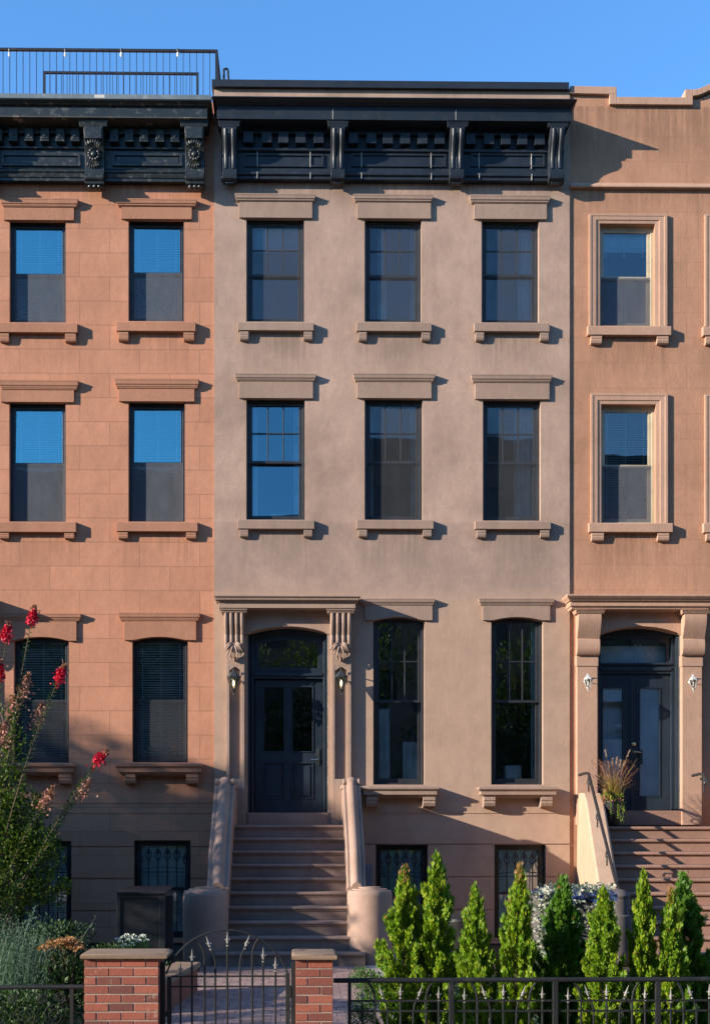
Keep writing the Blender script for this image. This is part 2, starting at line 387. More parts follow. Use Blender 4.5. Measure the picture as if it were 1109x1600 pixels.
M['ground']=leafmat('ground_cover_leaf',[(.03,.08,.015),(.06,.14,.02),(.1,.2,.04)],.35)
M['darkgreen']=leafmat('dark_shrub_leaf',[(.015,.035,.010),(.03,.06,.014),(.05,.09,.02)],.25)
M['white_fl']=leafmat('white_flower',[(.6,.62,.55),(.75,.75,.7)],.2)
M['ivy']=leafmat('variegated_ivy',[(.05,.08,.035),(.18,.20,.14),(.40,.39,.31)],.2)
M['grassred']=leafmat('purple_grass',[(.07,.018,.016),(.14,.04,.028),(.24,.11,.05),(.42,.28,.10)],.3)
M['goldgrass']=leafmat('golden_grass',[(.30,.22,.05),(.5,.40,.10),(.35,.36,.06)],.35)
M['plume']=leafmat('tan_plume',[(.42,.26,.15),(.55,.38,.24)],.2)
M['lime']=leafmat('lime_trailer',[(.06,.11,.02),(.18,.25,.03),(.33,.36,.05)],.35)
M['street_leaf']=leafmat('street_tree_leaf',[(.03,.06,.014),(.055,.10,.02),(.09,.14,.03)],.45)

# ------------------------------------------------------------------ facade helpers
def facade(mb,x0,x1,z0,z1,yf,th,openings,grooves=(),m=0):
    zs=sorted(set([z0,z1]+[o[2] for o in openings]+[o[3] for o in openings]+[g for a in grooves for g in (a-.009,a+.009)]))
    zs=[z for z in zs if z0<=z<=z1]
    for a,b in zip(zs[:-1],zs[1:]):
        if b-a<1e-5: continue
        mid=(a+b)/2; gr=any(abs(mid-g)<.009 for g in grooves)
        cuts=sorted([(o[0],o[1]) for o in openings if o[2]<mid<o[3]])
        x=x0
        for c0,c1 in cuts+[(x1,x1)]:
            if c0>x+1e-5: mb.box(x,c0,yf+(.025 if gr else 0),yf+th,a,b,m)
            x=max(x,c1)
def rect(px0,px1,pyt,pyb,p):
    mx=(px0+px1)/2; my=(pyt+pyb)/2
    return W(px0,my,p)[0],W(px1,my,p)[0],W(mx,pyb,p)[1],W(mx,pyt,p)[1]
def pbox(mb,px0,px1,pyt,pyb,p0,p1,m=0):      # box whose FRONT face (at projection p1) fills these photo pixels
    x0,x1,z0,z1=rect(px0,px1,pyt,pyb,p1); mb.box(x0,x1,-p1,-p0,z0,z1,m)
def arc_pts(x0,x1,zs,zc,n=12):
    xm=(x0+x1)/2; h=zc-zs; w=(x1-x0)/2; R=(w*w+h*h)/(2*h); out=[]
    a=math.asin(w/R)
    for i in range(n+1):
        t=-a+2*a*i/n; out.append((xm+R*sin(t),zc-R+R*cos(t)))
    return out

def sash(mb,x0,x1,z0,z1,y,d,st,top,bot,nx=1,nz=1,mw=.022,m=0):
    mb.box(x0,x0+st,y,y+d,z0,z1,m); mb.box(x1-st,x1,y,y+d,z0,z1,m)
    mb.box(x0+st,x1-st,y+.002,y+d-.002,z0,z0+bot,m); mb.box(x0+st,x1-st,y+.002,y+d-.002,z1-top,z1,m)
    gx0,gx1,gz0,gz1=x0+st,x1-st,z0+bot,z1-top
    for i in range(1,nx):
        c=gx0+(gx1-gx0)*i/nx; mb.box(c-mw/2,c+mw/2,y+.006,y+d-.006,gz0,gz1,m)
    for i in range(1,nz):
        c=gz0+(gz1-gz0)*i/nz; mb.box(gx0,gx1,y+.009,y+d-.009,c-mw/2,c+mw/2,m)
    return gx0,gx1,gz0,gz1
def pane(x0,x1,z0,z1,y,parent,mat,tilt=0,twist=0):
    mb=MB(); h=z1-z0; w=x1-x0
    dy=h*math.tan(radians(tilt))/2; dt=w*math.tan(radians(twist))/2
    mb.add([(x0-.004,y-dy-dt,z0-.004),(x1+.004,y-dy+dt,z0-.004),(x1+.004,y+dy+dt,z1+.004),(x0-.004,y+dy-dt,z1+.004)],[(0,1,2,3)])
    return mb.build('pane',mat,parent)
def blind(x0,x1,z0,z1,y,parent,mat,sp=.042,ang=25):
    mb=MB(); n=int((z1-z0)/sp); a=radians(ang); w=.019
    mb.box(x0,x1,y-.016,y+.02,z1-.04,z1)
    for i in range(n):
        z=z1-.06-i*sp
        if z<z0: break
        c,s_=cos(a)*w,sin(a)*w
        jj=random.uniform(-.002,.002)
        mb.add([(x0,y-c,z-s_+jj),(x1,y-c,z-s_+jj),(x1,y+c,z+s_+jj),(x0,y+c,z+s_+jj)],[(0,1,2,3)])
    for fx in (.12,.5,.88):
        xx=x0+(x1-x0)*fx; mb.box(xx-.005,xx+.005,y-.022,y-.020,z0,z1)
    return mb.build('blind',mat,parent)
def curtain(x0,x1,z0,z1,y,parent,mat,folds=5,flare=0):
    mb=MB(); n=folds*6; k=6; vs=[];fs=[]
    for j in range(k+1):
        t=j/k
        for i in range(n+1):
            u=i/n; xx=x0+(x1-x0)*u*(1+flare*(1-t)); vs.append((xx,y+.03*sin(u*folds*2*pi+.5*sin(3*t))+.012*sin(u*17+t*2),z0+(z1-z0)*t))
    for j in range(k):
        for i in range(n): fs.append((j*(n+1)+i,j*(n+1)+i+1,(j+1)*(n+1)+i+1,(j+1)*(n+1)+i))
    mb.add(vs,fs); return mb.build('curtain',mat,parent,smooth=True,angle=80)

def window(root,p,op,rail,mats,style='one',screen=None,inside=(),tilt=(0,0),glassm='glass',arch=None,rec=.10,stile=.055,bright=False):
    """op: opening px (x0,x1,ytop,ybottom) on the wall plane. Returns the window part and the hole."""
    x0,x1,z0,z1=rect(*op,p); yw=-p; zr=W((op[0]+op[1])/2,rail,p-rec)[1]
    fr=M[mats]; mb=MB(); fw=.045; y=yw+rec
    mb.box(x0,x0+fw,y,y+.13,z0,z1); mb.box(x1-fw,x1,y,y+.13,z0,z1)
    mb.box(x0+fw,x1-fw,y+.003,y+.127,z1-fw,z1); mb.box(x0+fw,x1-fw,y+.003,y+.127,z0,z0+.035)
    win=mb.build('window',fr,root,bevel=.004)
    a0,a1=x0+fw,x1-fw
    nx,nz=(3,2) if style=='six' else (1,1)
    us=MB(); g=sash(us,a0,a1,zr-.02,z1-fw,y+.02,.04,stile,.05,.045,nx,nz); us.build('sash',fr,win,bevel=.003)
    ls=MB(); h=sash(ls,a0,a1,z0+.035,zr+.03,y+.065,.04,stile,.05,.075); ls.build('sash',fr,win,bevel=.003)
    gm=M[glassm]
    pane(*g,y+.048,win,M['glass_br'] if bright else gm,tilt[0],random.uniform(-.3,.3)); pane(*h,y+.087,win,gm,tilt[1],random.uniform(-.3,.3))
    if screen:
        sm=M['screen_l'] if screen[1]=='l' else M['screen']
        sb=MB(); zt=z1-fw if screen[0]=='full' else zr+.01
        sb.add([(a0,y+.010,z0+.035),(a1,y+.010,z0+.035),(a1,y+.010,zt),(a0,y+.010,zt)],[(0,1,2,3)])
        sb.build('insect_screen',sm,win)
    yi=y+.128
    for it in inside:
        if it[0]=='blind': blind(a0+.01,a1-.01,z0+(z1-z0)*it[1],z1-.05,yi,win,M['blind'],ang=it[2])
        elif it[0]=='curtain': curtain(a0+(a1-a0)*it[1],a0+(a1-a0)*it[2],z0+.02,z0+(z1-z0)*(it[4] if len(it)>4 else .985),yi+.05,win,M['curtain'],it[3],0)
        elif it[0]=='shade':
            q=MB(); q.box(a0,a1,yi,yi+.01,z0+(z1-z0)*it[1],z0+(z1-z0)*it[2]); q.build('shade',M['shade'],win)
        elif it[0]=='box':
            q=MB(); q.box(a0+(a1-a0)*it[1],a0+(a1-a0)*it[2],yi+.02,yi+.2,z0+.04,z0+it[3]); q.build('cushion',M['curtain'],win,bevel=.03)
    return win,(x0,x1,z0,z1)

def lintel(win,p,cap,body,mat,arch=None,capp=.09,bodp=.042):
    """cap/body px (x0,x1,yt,yb) of their front faces"""
    mb=MB(); x0,x1,z0,z1=rect(*body,p+bodp); yw=-p
    if arch:   # arch=(opening x0,x1 px, crown py, spring py)
        a0,a1=WX(arch[0],p),WX(arch[1],p); zc=W((arch[0]+arch[1])/2,arch[2],p+bodp)[1]; zs=W((arch[0]+arch[1])/2,arch[3],p+bodp)[1]
        pts=[(x0,z1),(x0,z0),(a0,z0)]+[(a,max(b,z0)) for a,b in arc_pts(a0,a1,zs,zc)]+[(a1,z0),(x1,z0),(x1,z1)]
        mb.prism_y(pts,yw-bodp,yw+.004)
        # soffit infill behind, inside the reveal
        pts2=[(a0+.001,zc+.08)]+[(min(max(a,a0+.001),a1-.001),b) for a,b in arc_pts(a0,a1,zs,zc)]+[(a1-.001,zc+.08)]
        mb.prism_y(pts2,yw-.02,yw+.16)
    else:
        mb.box(x0,x1,yw-bodp,yw+.03,z0,z1)
    c0,c1,d0,d1=rect(*cap,p+capp); h=d1-d0
    prof=[(p+.068,z1-.012),(p+.078,z1-.008),(p+.082,d0+h*.16),(p+.094,d0+h*.2),(p+.098,d0+h*.34),(p+.118,d0+h*.45),(p+.124,d0+h*.8),(p+.13,d0+h*.82),(p+.13,d1)]
    prof=[(p+(a-p)*capp/.13,b) for a,b in prof]
    mb.mould(c0,c1,prof,yw+.02)
    return mb.build('lintel',M[mat],win,bevel=.004)
def bracket_small(mb,px0,px1,pyt,pyb,p,pr,m=0):
    x0,x1,z0,z1=rect(px0,px1,pyt,pyb,p+pr); yw=-p; h=z1-z0
    pts=[(yw+.02,z1),(yw-pr,z1),(yw-pr,z1-h*.3),(yw-pr*.92,z1-h*.42),(yw-pr*.97,z1-h*.55),(yw-pr*.85,z1-h*.85),(yw-pr*.6,z0),(yw+.02,z0)]
    mb.prism_x(pts,x0,x1,m)
def sill(win,p,s,br,mat,pr=.14,moulded=False):
    mb=MB(); x0,x1,z0,z1=rect(*s,p+pr); yw=-p
    if moulded:
        h=z1-z0
        prof=[(p+pr*.55,z0-.03),(p+pr*.7,z0),(p+pr*.72,z0+h*.1),(p+pr*.86,z0+h*.15),(p+pr*.86,z0+h*.5),(p+pr*.93,z0+h*.6),(p+pr,z0+h*.72),(p+pr,z1-.012),(p+pr*.9,z1),(p,z1+.02)]
        mb.mould(x0,x1,prof,yw+.05)
    else:
        mb.prism_x([(yw+.04,z0),(yw-pr,z0),(yw-pr,z1-.012),(yw-pr+.012,z1),(yw+.04,z1+.012)],x0,x1)
        # part of the sill inside the reveal
    for b in br: bracket_small(mb,b[0],b[1],s[3]+1,b[2],p,pr*.8)
    return mb.build('sill',M[mat],win,bevel=.004)

# ================================================================== HOUSES
zc=lambda py,p,px=560: W(px,py,p)[1]
XL0,XL1=WX(-236,PL),WX(334.5,PC)
XC0,XC1=XL1,WX(889.5,PC)
XR0,XR1=XC1,XC1+6.2
def shell(mb,x0,x1,ztop,floors,mi=1,roofz=None):
    """side walls, back wall, roof, floors and a partition"""
    e=.004
    mb.box(x0+e,x0+.25,.3,9.7,0,ztop-.3); mb.box(x1-.25,x1-e,.3,9.7,0,ztop-.3); mb.box(x0+e,x1-e,9.7,10,0,ztop-.3)
    mb.box(x0+e,x1-e,.31,10,ztop-.3,ztop-.1)
    for f in floors: mb.box(x0+.25,x1-.25,.32,9.69,f-.15,f,mi)
    mb.box(x0+.25,x1-.25,4.2,4.3,0,ztop-.3,mi)
    mb.box(x0+.25,x0+.26,.32,4.2,0,ztop-.3,mi); mb.box(x1-.26,x1-.25,.32,4.2,0,ztop-.3,mi)

# ---- shared bits: brackets of the cornices
def cornice_bracket(parent,px0,px1,pyt,pyb,pw,pb,mat,ornate=False,name='bracket'):
    x0,x1,z0,_=rect(px0,px1,pyt,pyb,pw+pb*.6); z1=W((px0+px1)/2,pyt,.41)[1]-.001; h=z1-z0; w=x1-x0; yw=-pw; mb=MB()
    prof=[(pb,1),(pb,.87),(pb*.985,.81),(pb*.91,.74),(pb*.74,.655),(pb*.57,.56),(pb*.47,.47),(pb*.43,.39),(pb*.45,.31),(pb*.51,.24),(pb*.53,.225),(pb*.60,.22),(pb*.61,.12),(pb*.55,.06),(pb*.4,.03)]
    pts=[(yw+.02,z1)]+[(yw-a,z0+h*b) for a,b in prof]+[(yw+.02,z0+h*.03)]
    mb.prism_x(pts,x0,x1)
    mb.box(x0+w*.2,x1-w*.2,yw-pb*.36,yw,z0,z0+h*.04)
    for fx in ((.24,.76) if not ornate else ()):
        mb.tube([(x0+w*fx,yw-a+.012,z0+h*b) for a,b in prof[1:11]],w*.15,10)
    if not ornate: mb.tube([(x0+w*.5,yw-a+.0,z0+h*b) for a,b in prof[1:11]],w*.05,6)
    # cap moulding
    hc=h*.10
    mb.mould(x0-w*.28,x1+w*.28,[(pw+pb*1.0,z1-hc),(pw+pb*1.03,z1-hc*.8),(pw+pb*1.03,z1-hc*.55),(pw+pb*1.06,z1-hc*.4),(pw+pb*1.09,z1-.004)],yw+.01)
    if ornate:
        mb.box(x0+w*.06,x1-w*.06,yw-pb*1.04,yw-pb*.8,z1-hc*2.9,z1-hc*1.1)
        cx=(x0+x1)/2; czz=z0+h*.5; cy=yw-pb*.68
        for k in range(11):
            a=2*pi*k/11; mb.ball((cx+cos(a)*w*.26,cy-.01,czz+sin(a)*w*.26),w*.10,.03,w*.10,8,5)
        mb.ball((cx,cy-.02,czz),w*.17,.04,w*.17,10,6)
        for sgn in (1,-1):
            for k in range(-3,4):
                a=radians(k*14); L=w*.62
                b0=Vector((cx+sin(a)*w*.36,cy-.0+(.05 if sgn<0 else -.05),czz+sgn*cos(a)*w*.36)); b1=Vector((cx+sin(a)*L,cy+(.07 if sgn<0 else -.09),czz+sgn*cos(a)*L*1.15))
                mb.tube([b0,(b0+b1)/2+Vector((0,-.015,0)),b1],[.012,.02,.006],6)
        mb.lathe([(.0,-.0),(w*.2,0),(w*.2,w),(0,w)],(x0,yw-pb*.5,z0+h*.15),12,0,'x')
        for k in range(3): mb.ball((x0+w*(.25+.25*k),yw-pb*.42,z0+h*.02),w*.13,.05,h*.03,8,5)
    return mb.build(name,M[mat],parent,smooth=True,bevel=.003)

# ---------------------------------------------------------------- centre house
xm,zb=(XC0+XC1)/2,0
HC=thing('brownstone_house',(xm,0,0),'greyish brown stucco row house in the middle, black bracketed cornice and black front door','house','row houses along the street')
def door_hole(): return None
c_holes=[]
specsC=[ # (opening), rail, cap, body, sill, brackets, opts
 ((385,475,340,502.6),430,(367,493,302,314),(374,488,314,340),(372,490,503,516),[(375,388.5,531),(474.5,488,531)],dict(style='six',screen=('full','c'),inside=[('shade',.72,1.0)])),
 ((569.6,658,341,503),431,(552,676.5,303,315),(558,673,315,341),(557,674,503,517),[(560,573,532),(658.5,672,532)],dict(style='six',screen=('full','c'),inside=[('curtain',.22,.4,3),('curtain',.86,1,3)])),
 ((752,841.4,342,504),430,(733.6,859.6,304,317),(740.5,854,317,342),(741,858,504,517.5),[(743,756,532),(843.5,857,532)],dict(style='six',screen=('full','c'),inside=[('curtain',.7,1,4)])),
 ((385,476,622,812),722,(367,494,583,594.6),(374,489,594.6,622),(372,491,812,826),[(375,388,839),(474.5,488,839)],dict(style='six',inside=[('curtain',.02,.16,3),('curtain',.84,.98,3),('box',.38,.84,.17)],tilt=(1.3,2.6),glassm='glass_mid')),
 ((569.6,660,622,813),722,(552,680,583,595.5),(558,674,595.5,622),(557,677,812,826),[(560,573.5,839),(660.5,674,839)],dict(style='six',screen=('full','c'),inside=[('curtain',.0,.13,3),('curtain',.84,1,3)])),
 ((754,844,623.5,813.5),723,(736,862.4,584.6,597),(742,858,597,623.5),(742,860,814,826.5),[(745,759,840),(844,858,840)],dict(style='six',screen=('full','c'),inside=[('curtain',.6,1,5)])),
]
for op,rail,cap,body,sl,br,kw in specsC:
    w,hole=window(HC,PC,op,rail,'frame_c',**kw); c_holes.append(hole)
    lintel(w,PC,cap,body,'trim_c'); sill(w,PC,sl,br,'trim_c',.095)
specsCP=[
 ((583,663,963,1226),1096,(563,680,935,944.6),(570,675.5,944.6,969),(564.5,686.5,1228,1244),[(572,590,1262),(661,680,1262)],dict(style='six',glassm='glass_lo',inside=[('curtain',.03,.33,3,.46),('curtain',.62,.97,3,.26)])),
 ((767,848,963,1226),1096,(748,866,935,944.6),(754,859,944.6,969),(748,873,1229,1244),[(756,774,1262),(845,863,1262)],dict(style='six',glassm='glass_lo',inside=[('curtain',.86,.98,2),('box',.3,.65,.35)])),
]
for op,rail,cap,body,sl,br,kw in specsCP:
    w,hole=window(HC,PC,op,rail,'frame_c',stile=.06,**kw); c_holes.append(hole)
    lintel(w,PC,cap,body,'trim_c',arch=(op[0],op[1],964,970)); sill(w,PC,sl,br,'trim_c',.27,True)
def grille(win,hole,p,mat='iron',n=6,rail=True):
    x0,x1,z0,z1=hole; y=-p+.035; mb=MB()
    sp=(x1-x0)/(n+.0)
    ztip=z1-.06
    for i in range(n):
        x=x0+sp*(i+.5); zt=ztip-(.10 if i in (0,n-1) else .02)
        mb.tube([(x,y,z0+.02),(x,y,zt-.28)],.011,6)
        # spade finial: open teardrop with a ball and a point
        for sg in (-1,1):
            mb.tube([(x,y,zt-.28),(x+sg*.045,y,zt-.2),(x+sg*.05,y,zt-.15),(x+sg*.025,y,zt-.1),(x,y,zt-.07)],.011,5)
            mb.tube([(x,y,zt-.18),(x+sg*.02,y,zt-.14),(x,y,zt-.11)],.009,5)
        mb.tube([(x,y,zt-.28),(x,y,zt-.06),(x,y,zt)],[.007,.012,.002],6)
        mb.ball((x,y,zt-.29),.017,n=6,k=4)
    zz=ztip-.45
    mb.tube([(x0,y,zz),(x0+(x1-x0)*.5,y,zz+.05),(x1,y,zz)],.006,5)
    mb.box(x0,x1,y-.008,y+.008,zz-.05,zz-.035)
    mb.box(x0,x1,y-.008,y+.008,z0+.1,z0+.115)
    return mb.build('window_grille',M[mat],win)
for op in ((587,668,1320,1466),(772,852,1320,1466)):
    w,hole=window(HC,PC,op,1396,'frame',inside=[('shade',.0,.97)],glassm='glass_lo',rec=.12); c_holes.append(hole); grille(w,hole,PC)
# door opening
ZD=W(450,1270,-.3)[1]
dx0,dx1=WX(387,PC),WX(513,PC); zl=2.06
c_holes.append((dx0,dx1,zl,W(450,972,PC)[1]))
ztopC=W(600,137,PC)[1]
mb=MB()
gC=[W(720,y,PC)[1] for y in (1319,1370,1421,1470)]
facade(mb,XC0,XC1,0,ztopC,0,.3,c_holes,gC)
flC=[W(600,y,-.5)[1] for y in (1292,905,560)]
shell(mb,XC0,XC1,ztopC,flC)
z=W(720,1270,PC)[1]; mb.box(WX(560,PC),XC1,-.012,.01,z-.006,z+.012)
mb.build('wall',[M['stone_c'],M['interior']],HC)
mb=MB(); mb.mould(WX(331,.07),WX(888.5,.07),[(.055,W(600,137.5,.055)[1]),(.07,W(600,137,.07)[1]),(.07,W(600,126,.07)[1])],.34); mb.build('parapet_coping',M['coping'],HC,bevel=.004)
# cornice
mb=MB()
zf0,zf1=W(610,187.5,.41)[1],W(610,169,.41)[1]
zt=W(610,152,.56)[1]
hh=zt-zf1
prof=[(.41,zf0),(.41,zf1),(.42,zf1+hh*.04),(.42,zf1+hh*.15),(.445,zf1+hh*.22),(.46,zf1+hh*.36),(.467,zf1+hh*.4),(.487,zf1+hh*.46),(.513,zf1+hh*.6),(.547,zf1+hh*.8),(.56,zf1+hh*.84),(.56,zt),(.1,zt+.06)]
mb.mould(WX(331.5,.56),WX(901.5,.56),prof,.02,k=.5)
# frieze board, bed mould, ledges
fx0,fx1=WX(346,.08),WX(880,.08)
zfr0=W(610,276,.08)[1]
mb.box(fx0,fx1,-.08,.02,zfr0,zf0+.01)
mb.box(fx0,fx1,-.15,-.07,zf0-.10,zf0-.001)
zl1=W(610,232,.125)[1]; zl0=W(610,236,.125)[1]
mb.mould(fx0,fx1,[(.09,zl0-.02),(.11,zl0-.01),(.125,zl0),(.125,zl1),(.09,zl1+.015)],-.06,k=0)
zb1=W(610,264,.2)[1]; zb0=W(610,278,.2)[1]; h_=zb1-zb0
mb.mould(fx0,fx1,[(.10,zb0),(.125,zb0+h_*.05),(.125,zb0+h_*.3),(.11,zb0+h_*.4),(.14,zb0+h_*.55),(.14,zb0+h_*.8),(.095,zb1)],.0,k=0)
for a,b in ((382,506),(549,697),(735,851)):
    x0,x1,z0,z1=rect(a,b,240,260.5,.10)
    t=.035
    for (q0,q1,r0,r1) in ((x0,x1,z1-t,z1),(x0,x1,z0,z0+t),(x0,x0+t,z0+t,z1-t),(x1-t,x1,z0+t,z1-t)):
        mb.box(q0,q1,-.105,-.07,r0,r1)
    mb.box(x0+t,x1-t,-.0825,-.07,z0+t,z1-t)
for sx in (402,485,565,674,749,831):
    x=WX(sx,.17); mb.box(x-.007,x+.004,-.1075,-.07,W(610,262,.1)[1],W(610,238,.1)[1],1)
    mb.box(x-.006,x+.004,-.1425,-.07,zb0+.01,zb1-.03,1)
for sx in (520,712):
    x=WX(sx,.41); mb.box(x-.005,x+.004,-.4125,-.4,zf0+.01,zf1-.01,1)
cor=mb.build('cornice',[M['cornice_c'],M['caulk']],HC,bevel=.003)
for a,b in ((348,370),(517,538.5),(702.5,724.5),(858,880)):
    cornice_bracket(cor,a,b,187.5,283,.10,.275,'cornice_c')
d0=None
dent=[381.5,410,436,463,491, 544.5,573,600,626,654,682, 728.5,757,784,810,837] if False else [388,417,443,470,498,552,580,606,633,660,687,735,764,790,816,843]
for cx in dent:
    x=WX(cx,.2)
    if d0 is None:
        mb=MB(); w=.085; z1=zf0-.09; z0=W(610,224,.2)[1]
        mb.box(x-w,x+w,-.20,-.10,z0,z1); d0=mb.build('dentil',M['cornice_c'],cor,bevel=.004); xd=x
    else: copy_child(d0,cor,(x-xd,0,0))

# entablature + consoles + pilasters: part "door_surround"
def surround(root,dx=0,full=True):
    mb=MB(); S='surr_c'
    x0,x1=WX(334,.42)+dx,WX(563,.42)+dx
    z=lambda py,p: W(450,py,p)[1]
    prof=[(.28,z(951,.28)),(.32,z(950,.32)),(.32,z(942,.32)),(.34,z(941,.34)),(.35,z(938.5,.35)),(.385,z(937.5,.385)),(.40,z(933,.4)),(.42,z(932,.42)),(.42,z(929,.42)),(.1,z(929,.42)+.05)]
    mb.mould(x0,x1,prof,.02,k=.8)
    # arched panel
    ax0,ax1=WX(382,.06)+dx,WX(517,.06)+dx
    a0,a1=WX(387,.06)+dx,WX(513,.06)+dx
    ztp=z(951,.28)+.01
    pts=[(ax0,ztp),(ax0,z(991,.06)),(a0,z(991,.06))]+arc_pts(a0,a1,z(989.5,.06),z(978.7,.06),16)[1:-1]+[(a1,z(991,.06)),(ax1,z(991,.06)),(ax1,ztp)]
    mb.prism_y(pts,-.06,.02)
    ptsb=[(a0+.001,z(960,.06))]+[(min(max(a,a0+.001),a1-.001),b) for a,b in arc_pts(a0,a1,z(989.5,.06),z(978.7,.06),16)]+[(a1-.001,z(960,.06))]
    mb.prism_y(ptsb,-.02,.3)
    par=mb.build('door_surround',M[S],root,bevel=.004)
    for pa,pb_ in ((353.6,382),(518,548.5)):
        q=MB(); px0,px1=WX(pa,.10)+dx,WX(pb_,.10)+dx
        zt_=z(951,.2); zp1,zp0=z(1040,.12),z(1217,.12)
        t=.055
        q.box(px0,px1,-.03,.02,2.06,zt_)
        q.box(px0,px0+t,-.10,-.03,2.06,zt_); q.box(px1-t,px1,-.10,-.03,2.06,zt_)
        q.box(px0+t,px1-t,-.099,-.03,2.06,zp0); q.box(px0+t,px1-t,-.099,-.03,zp1,zt_)
        for sx in (px0+t,px1-t-.02): q.box(sx,sx+.02,-.08,-.03,zp0,zp1)
        # pointed head of the sunk panel
        xc=(px0+px1)/2
        q.prism_y([(px0+t,zp1+.001),(px0+t,zp1-.09),(xc-.03,zp1-.03),(xc,zp1-.02),(xc+.03,zp1-.03),(px1-t,zp1-.09),(px1-t,zp1+.001)],-.097,-.03)
        q.build('pilaster',M[S],par,bevel=.004)
        c=MB(); c0,c1=px0-.035,px1+.0; w=c1-c0; zt2,zb2=z(957,.28),z(1013,.2); h=zt2-zb2
        prof=[(.28,1),(.28,.85),(.268,.72),(.235,.6),(.205,.5),(.188,.42),(.185,.38),(.198,.34),(.202,.25),(.19,.12),(.155,0)]
        cm=[(.30,1)]+[(a-.05,b) for a,b in prof]
        c.prism_x([(-.02,zt2)]+[(-(a-.04),zb2+h*b) for a,b in prof]+[(-.02,zb2)],c0+.01,c1-.01)
        for k in range(4):
            f0=c0+w*(k*.262+.0); f1=f0+w*.215
            mid=(f0+f1)/2
            c.tube([(mid,-a+.02,zb2+h*b-.002) for a,b in prof],w*.085,10)
        c.mould(c0-.06,c1+.06,[(.28,zt2-.012),(.295,zt2+.005),(.295,zt2+.025),(.315,zt2+.03),(.325,zt2+.055)],-.03,k=.6)
        # acanthus leaf
        xc=(c0+c1)/2; zl_=z(1012,.17); 
        for k in range(-4,5):
            a=radians(k*27)
            pth=[]
            for j in range(8):
                t2=j/7; rr=.19*t2
                pth.append((xc+sin(a)*rr*.8,-.13-.08*sin(t2*pi*.75)-.015*(k%2),zl_+.05-.25*t2*cos(a*.72)+.05*sin(t2*pi)))
            c.tube(pth,[.012,.018,.02,.019,.017,.016,.013,.005],6)
        for sg in (-1,1):
            c.lathe([(0,0),(.05,0),(.05,.03),(.03,.045),(.012,.05),(.012,.065),(0,.066)],(xc+sg*.10,-.135,zl_+.035),14,0,'y')
        c.ball((xc,-.15,zl_+.06),.035,.05,.05,8,5)
        for k in (-1,0,1): c.ball((xc+k*.055,-.14,zl_-.19+abs(k)*.025),.017,.03,.05,8,5)
        c.build('console',M[S],par,smooth=True,bevel=.003)
    return par
surround(HC)
# door
yd=.28
mb=MB()
fx0,fx1=WX(397,-.22),WX(504.5,-.22)
o0,o1=dx0,dx1
zA=W(450,982,-.22)[1]
mb.box(o0-.05,fx0,.20,.32,ZD-.0,zA); mb.box(fx1,o1+.05,.20,.32,ZD,zA)
for q in (0,1):
    xx=(fx0-.05,fx0-.02) if q==0 else (fx1+.02,fx1+.05)
    mb.box(xx[0],xx[1],.175,.201,ZD,zA)
    xx=(o0-.001,o0+.03) if q==0 else (o1-.03,o1+.001)
    mb.box(xx[0],xx[1],.07,.20,ZD,zA)
ztb0,ztb1=W(450,1061,-.26)[1],W(450,1052,-.26)[1]
mb.box(fx0,fx1,.21,.32,ztb0,ztb1); mb.box(fx0,fx1,.18,.22,ztb0+.05,ztb1-.015)
mb.box(fx0,fx1,.212,.318,W(450,994,-.26)[1],zA)
mb.box(o1-.014,o1-.0012,.035,.0695,ZD,zA-.1,1)  # added pale strip for the bright sunlit line on the right jamb
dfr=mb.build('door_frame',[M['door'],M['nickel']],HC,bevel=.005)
mb=MB()   # transom sash, arched glass
tx0,tx1=WX(404,-.26),WX(497,-.26); tz0,tz1,tzc=W(450,1044,-.26)[1],W(450,1007,-.26)[1],W(450,1000,-.26)[1]
arc=arc_pts(tx0,tx1,tz1,tzc,14)
ring=[(fx0,ztb1),(fx0,W(450,993,-.26)[1]),(fx1,W(450,993,-.26)[1]),(fx1,ztb1)]
mb.box(fx0,fx1,.24,.29,ztb1,tz0); mb.box(fx0,tx0,.24,.29,tz0,tz1); mb.box(tx1,fx1,.24,.29,tz0,tz1)
mb.prism_y([(fx0,W(450,993.5,-.26)[1]),(fx0,tz1)]+arc+[(fx1,tz1),(fx1,W(450,993.5,-.26)[1])],.24,.29)
tr=mb.build('transom',M['door'],HC,bevel=.004)
q=MB(); q.prism_y([(tx0-.01,tz0-.01)]+[(a,b+.005) for a,b in arc]+[(tx1+.01,tz0-.01)],.263,.269); q.build('pane',M['glass_d'],tr)
mb=MB()  # leaf with recessed panels
lx0,lx1,lz0,lz1=fx0+.01,fx1-.01,ZD+.01,ztb0-.012
cols=[(WX(413,-.28),WX(443.5,-.28)),(WX(457,-.28),WX(488,-.28))]
zg0,zg1=W(450,1174,-.28)[1],W(450,1073.6,-.28)[1]; zp0,zp1=W(450,1247,-.28)[1],W(450,1193,-.28)[1]
facade(mb,lx0,lx1,lz0,lz1,yd,.05,[(a,b,zg0,zg1) for a,b in cols]+[(a,b,zp0,zp1) for a,b in cols])
for a,b in cols:
    mb.box(a,b,yd+.02,yd+.045,zp0,zp1); mb.box(a+.04,b-.04,yd+.006,yd+.03,zp0+.04,zp1-.04)
    t=.018
    for z0,z1 in ((zg0,zg1),(zp0,zp1)):
        for r in ((a-t,b+t,z1,z1+t),(a-t,b+t,z0-t,z0),(a-t,a,z0,z1),(b,b+t,z0,z1)): mb.box(r[0],r[1],yd-.014,yd+.01,r[2],r[3])
leaf=mb.build('door',M['door'],HC,bevel=.004)
for a,b in cols:
    q=MB(); q.box(a-.003,b+.003,yd+.02,yd+.026,zg0-.003,zg1+.003); q.build('pane',M['glass_d'],leaf)
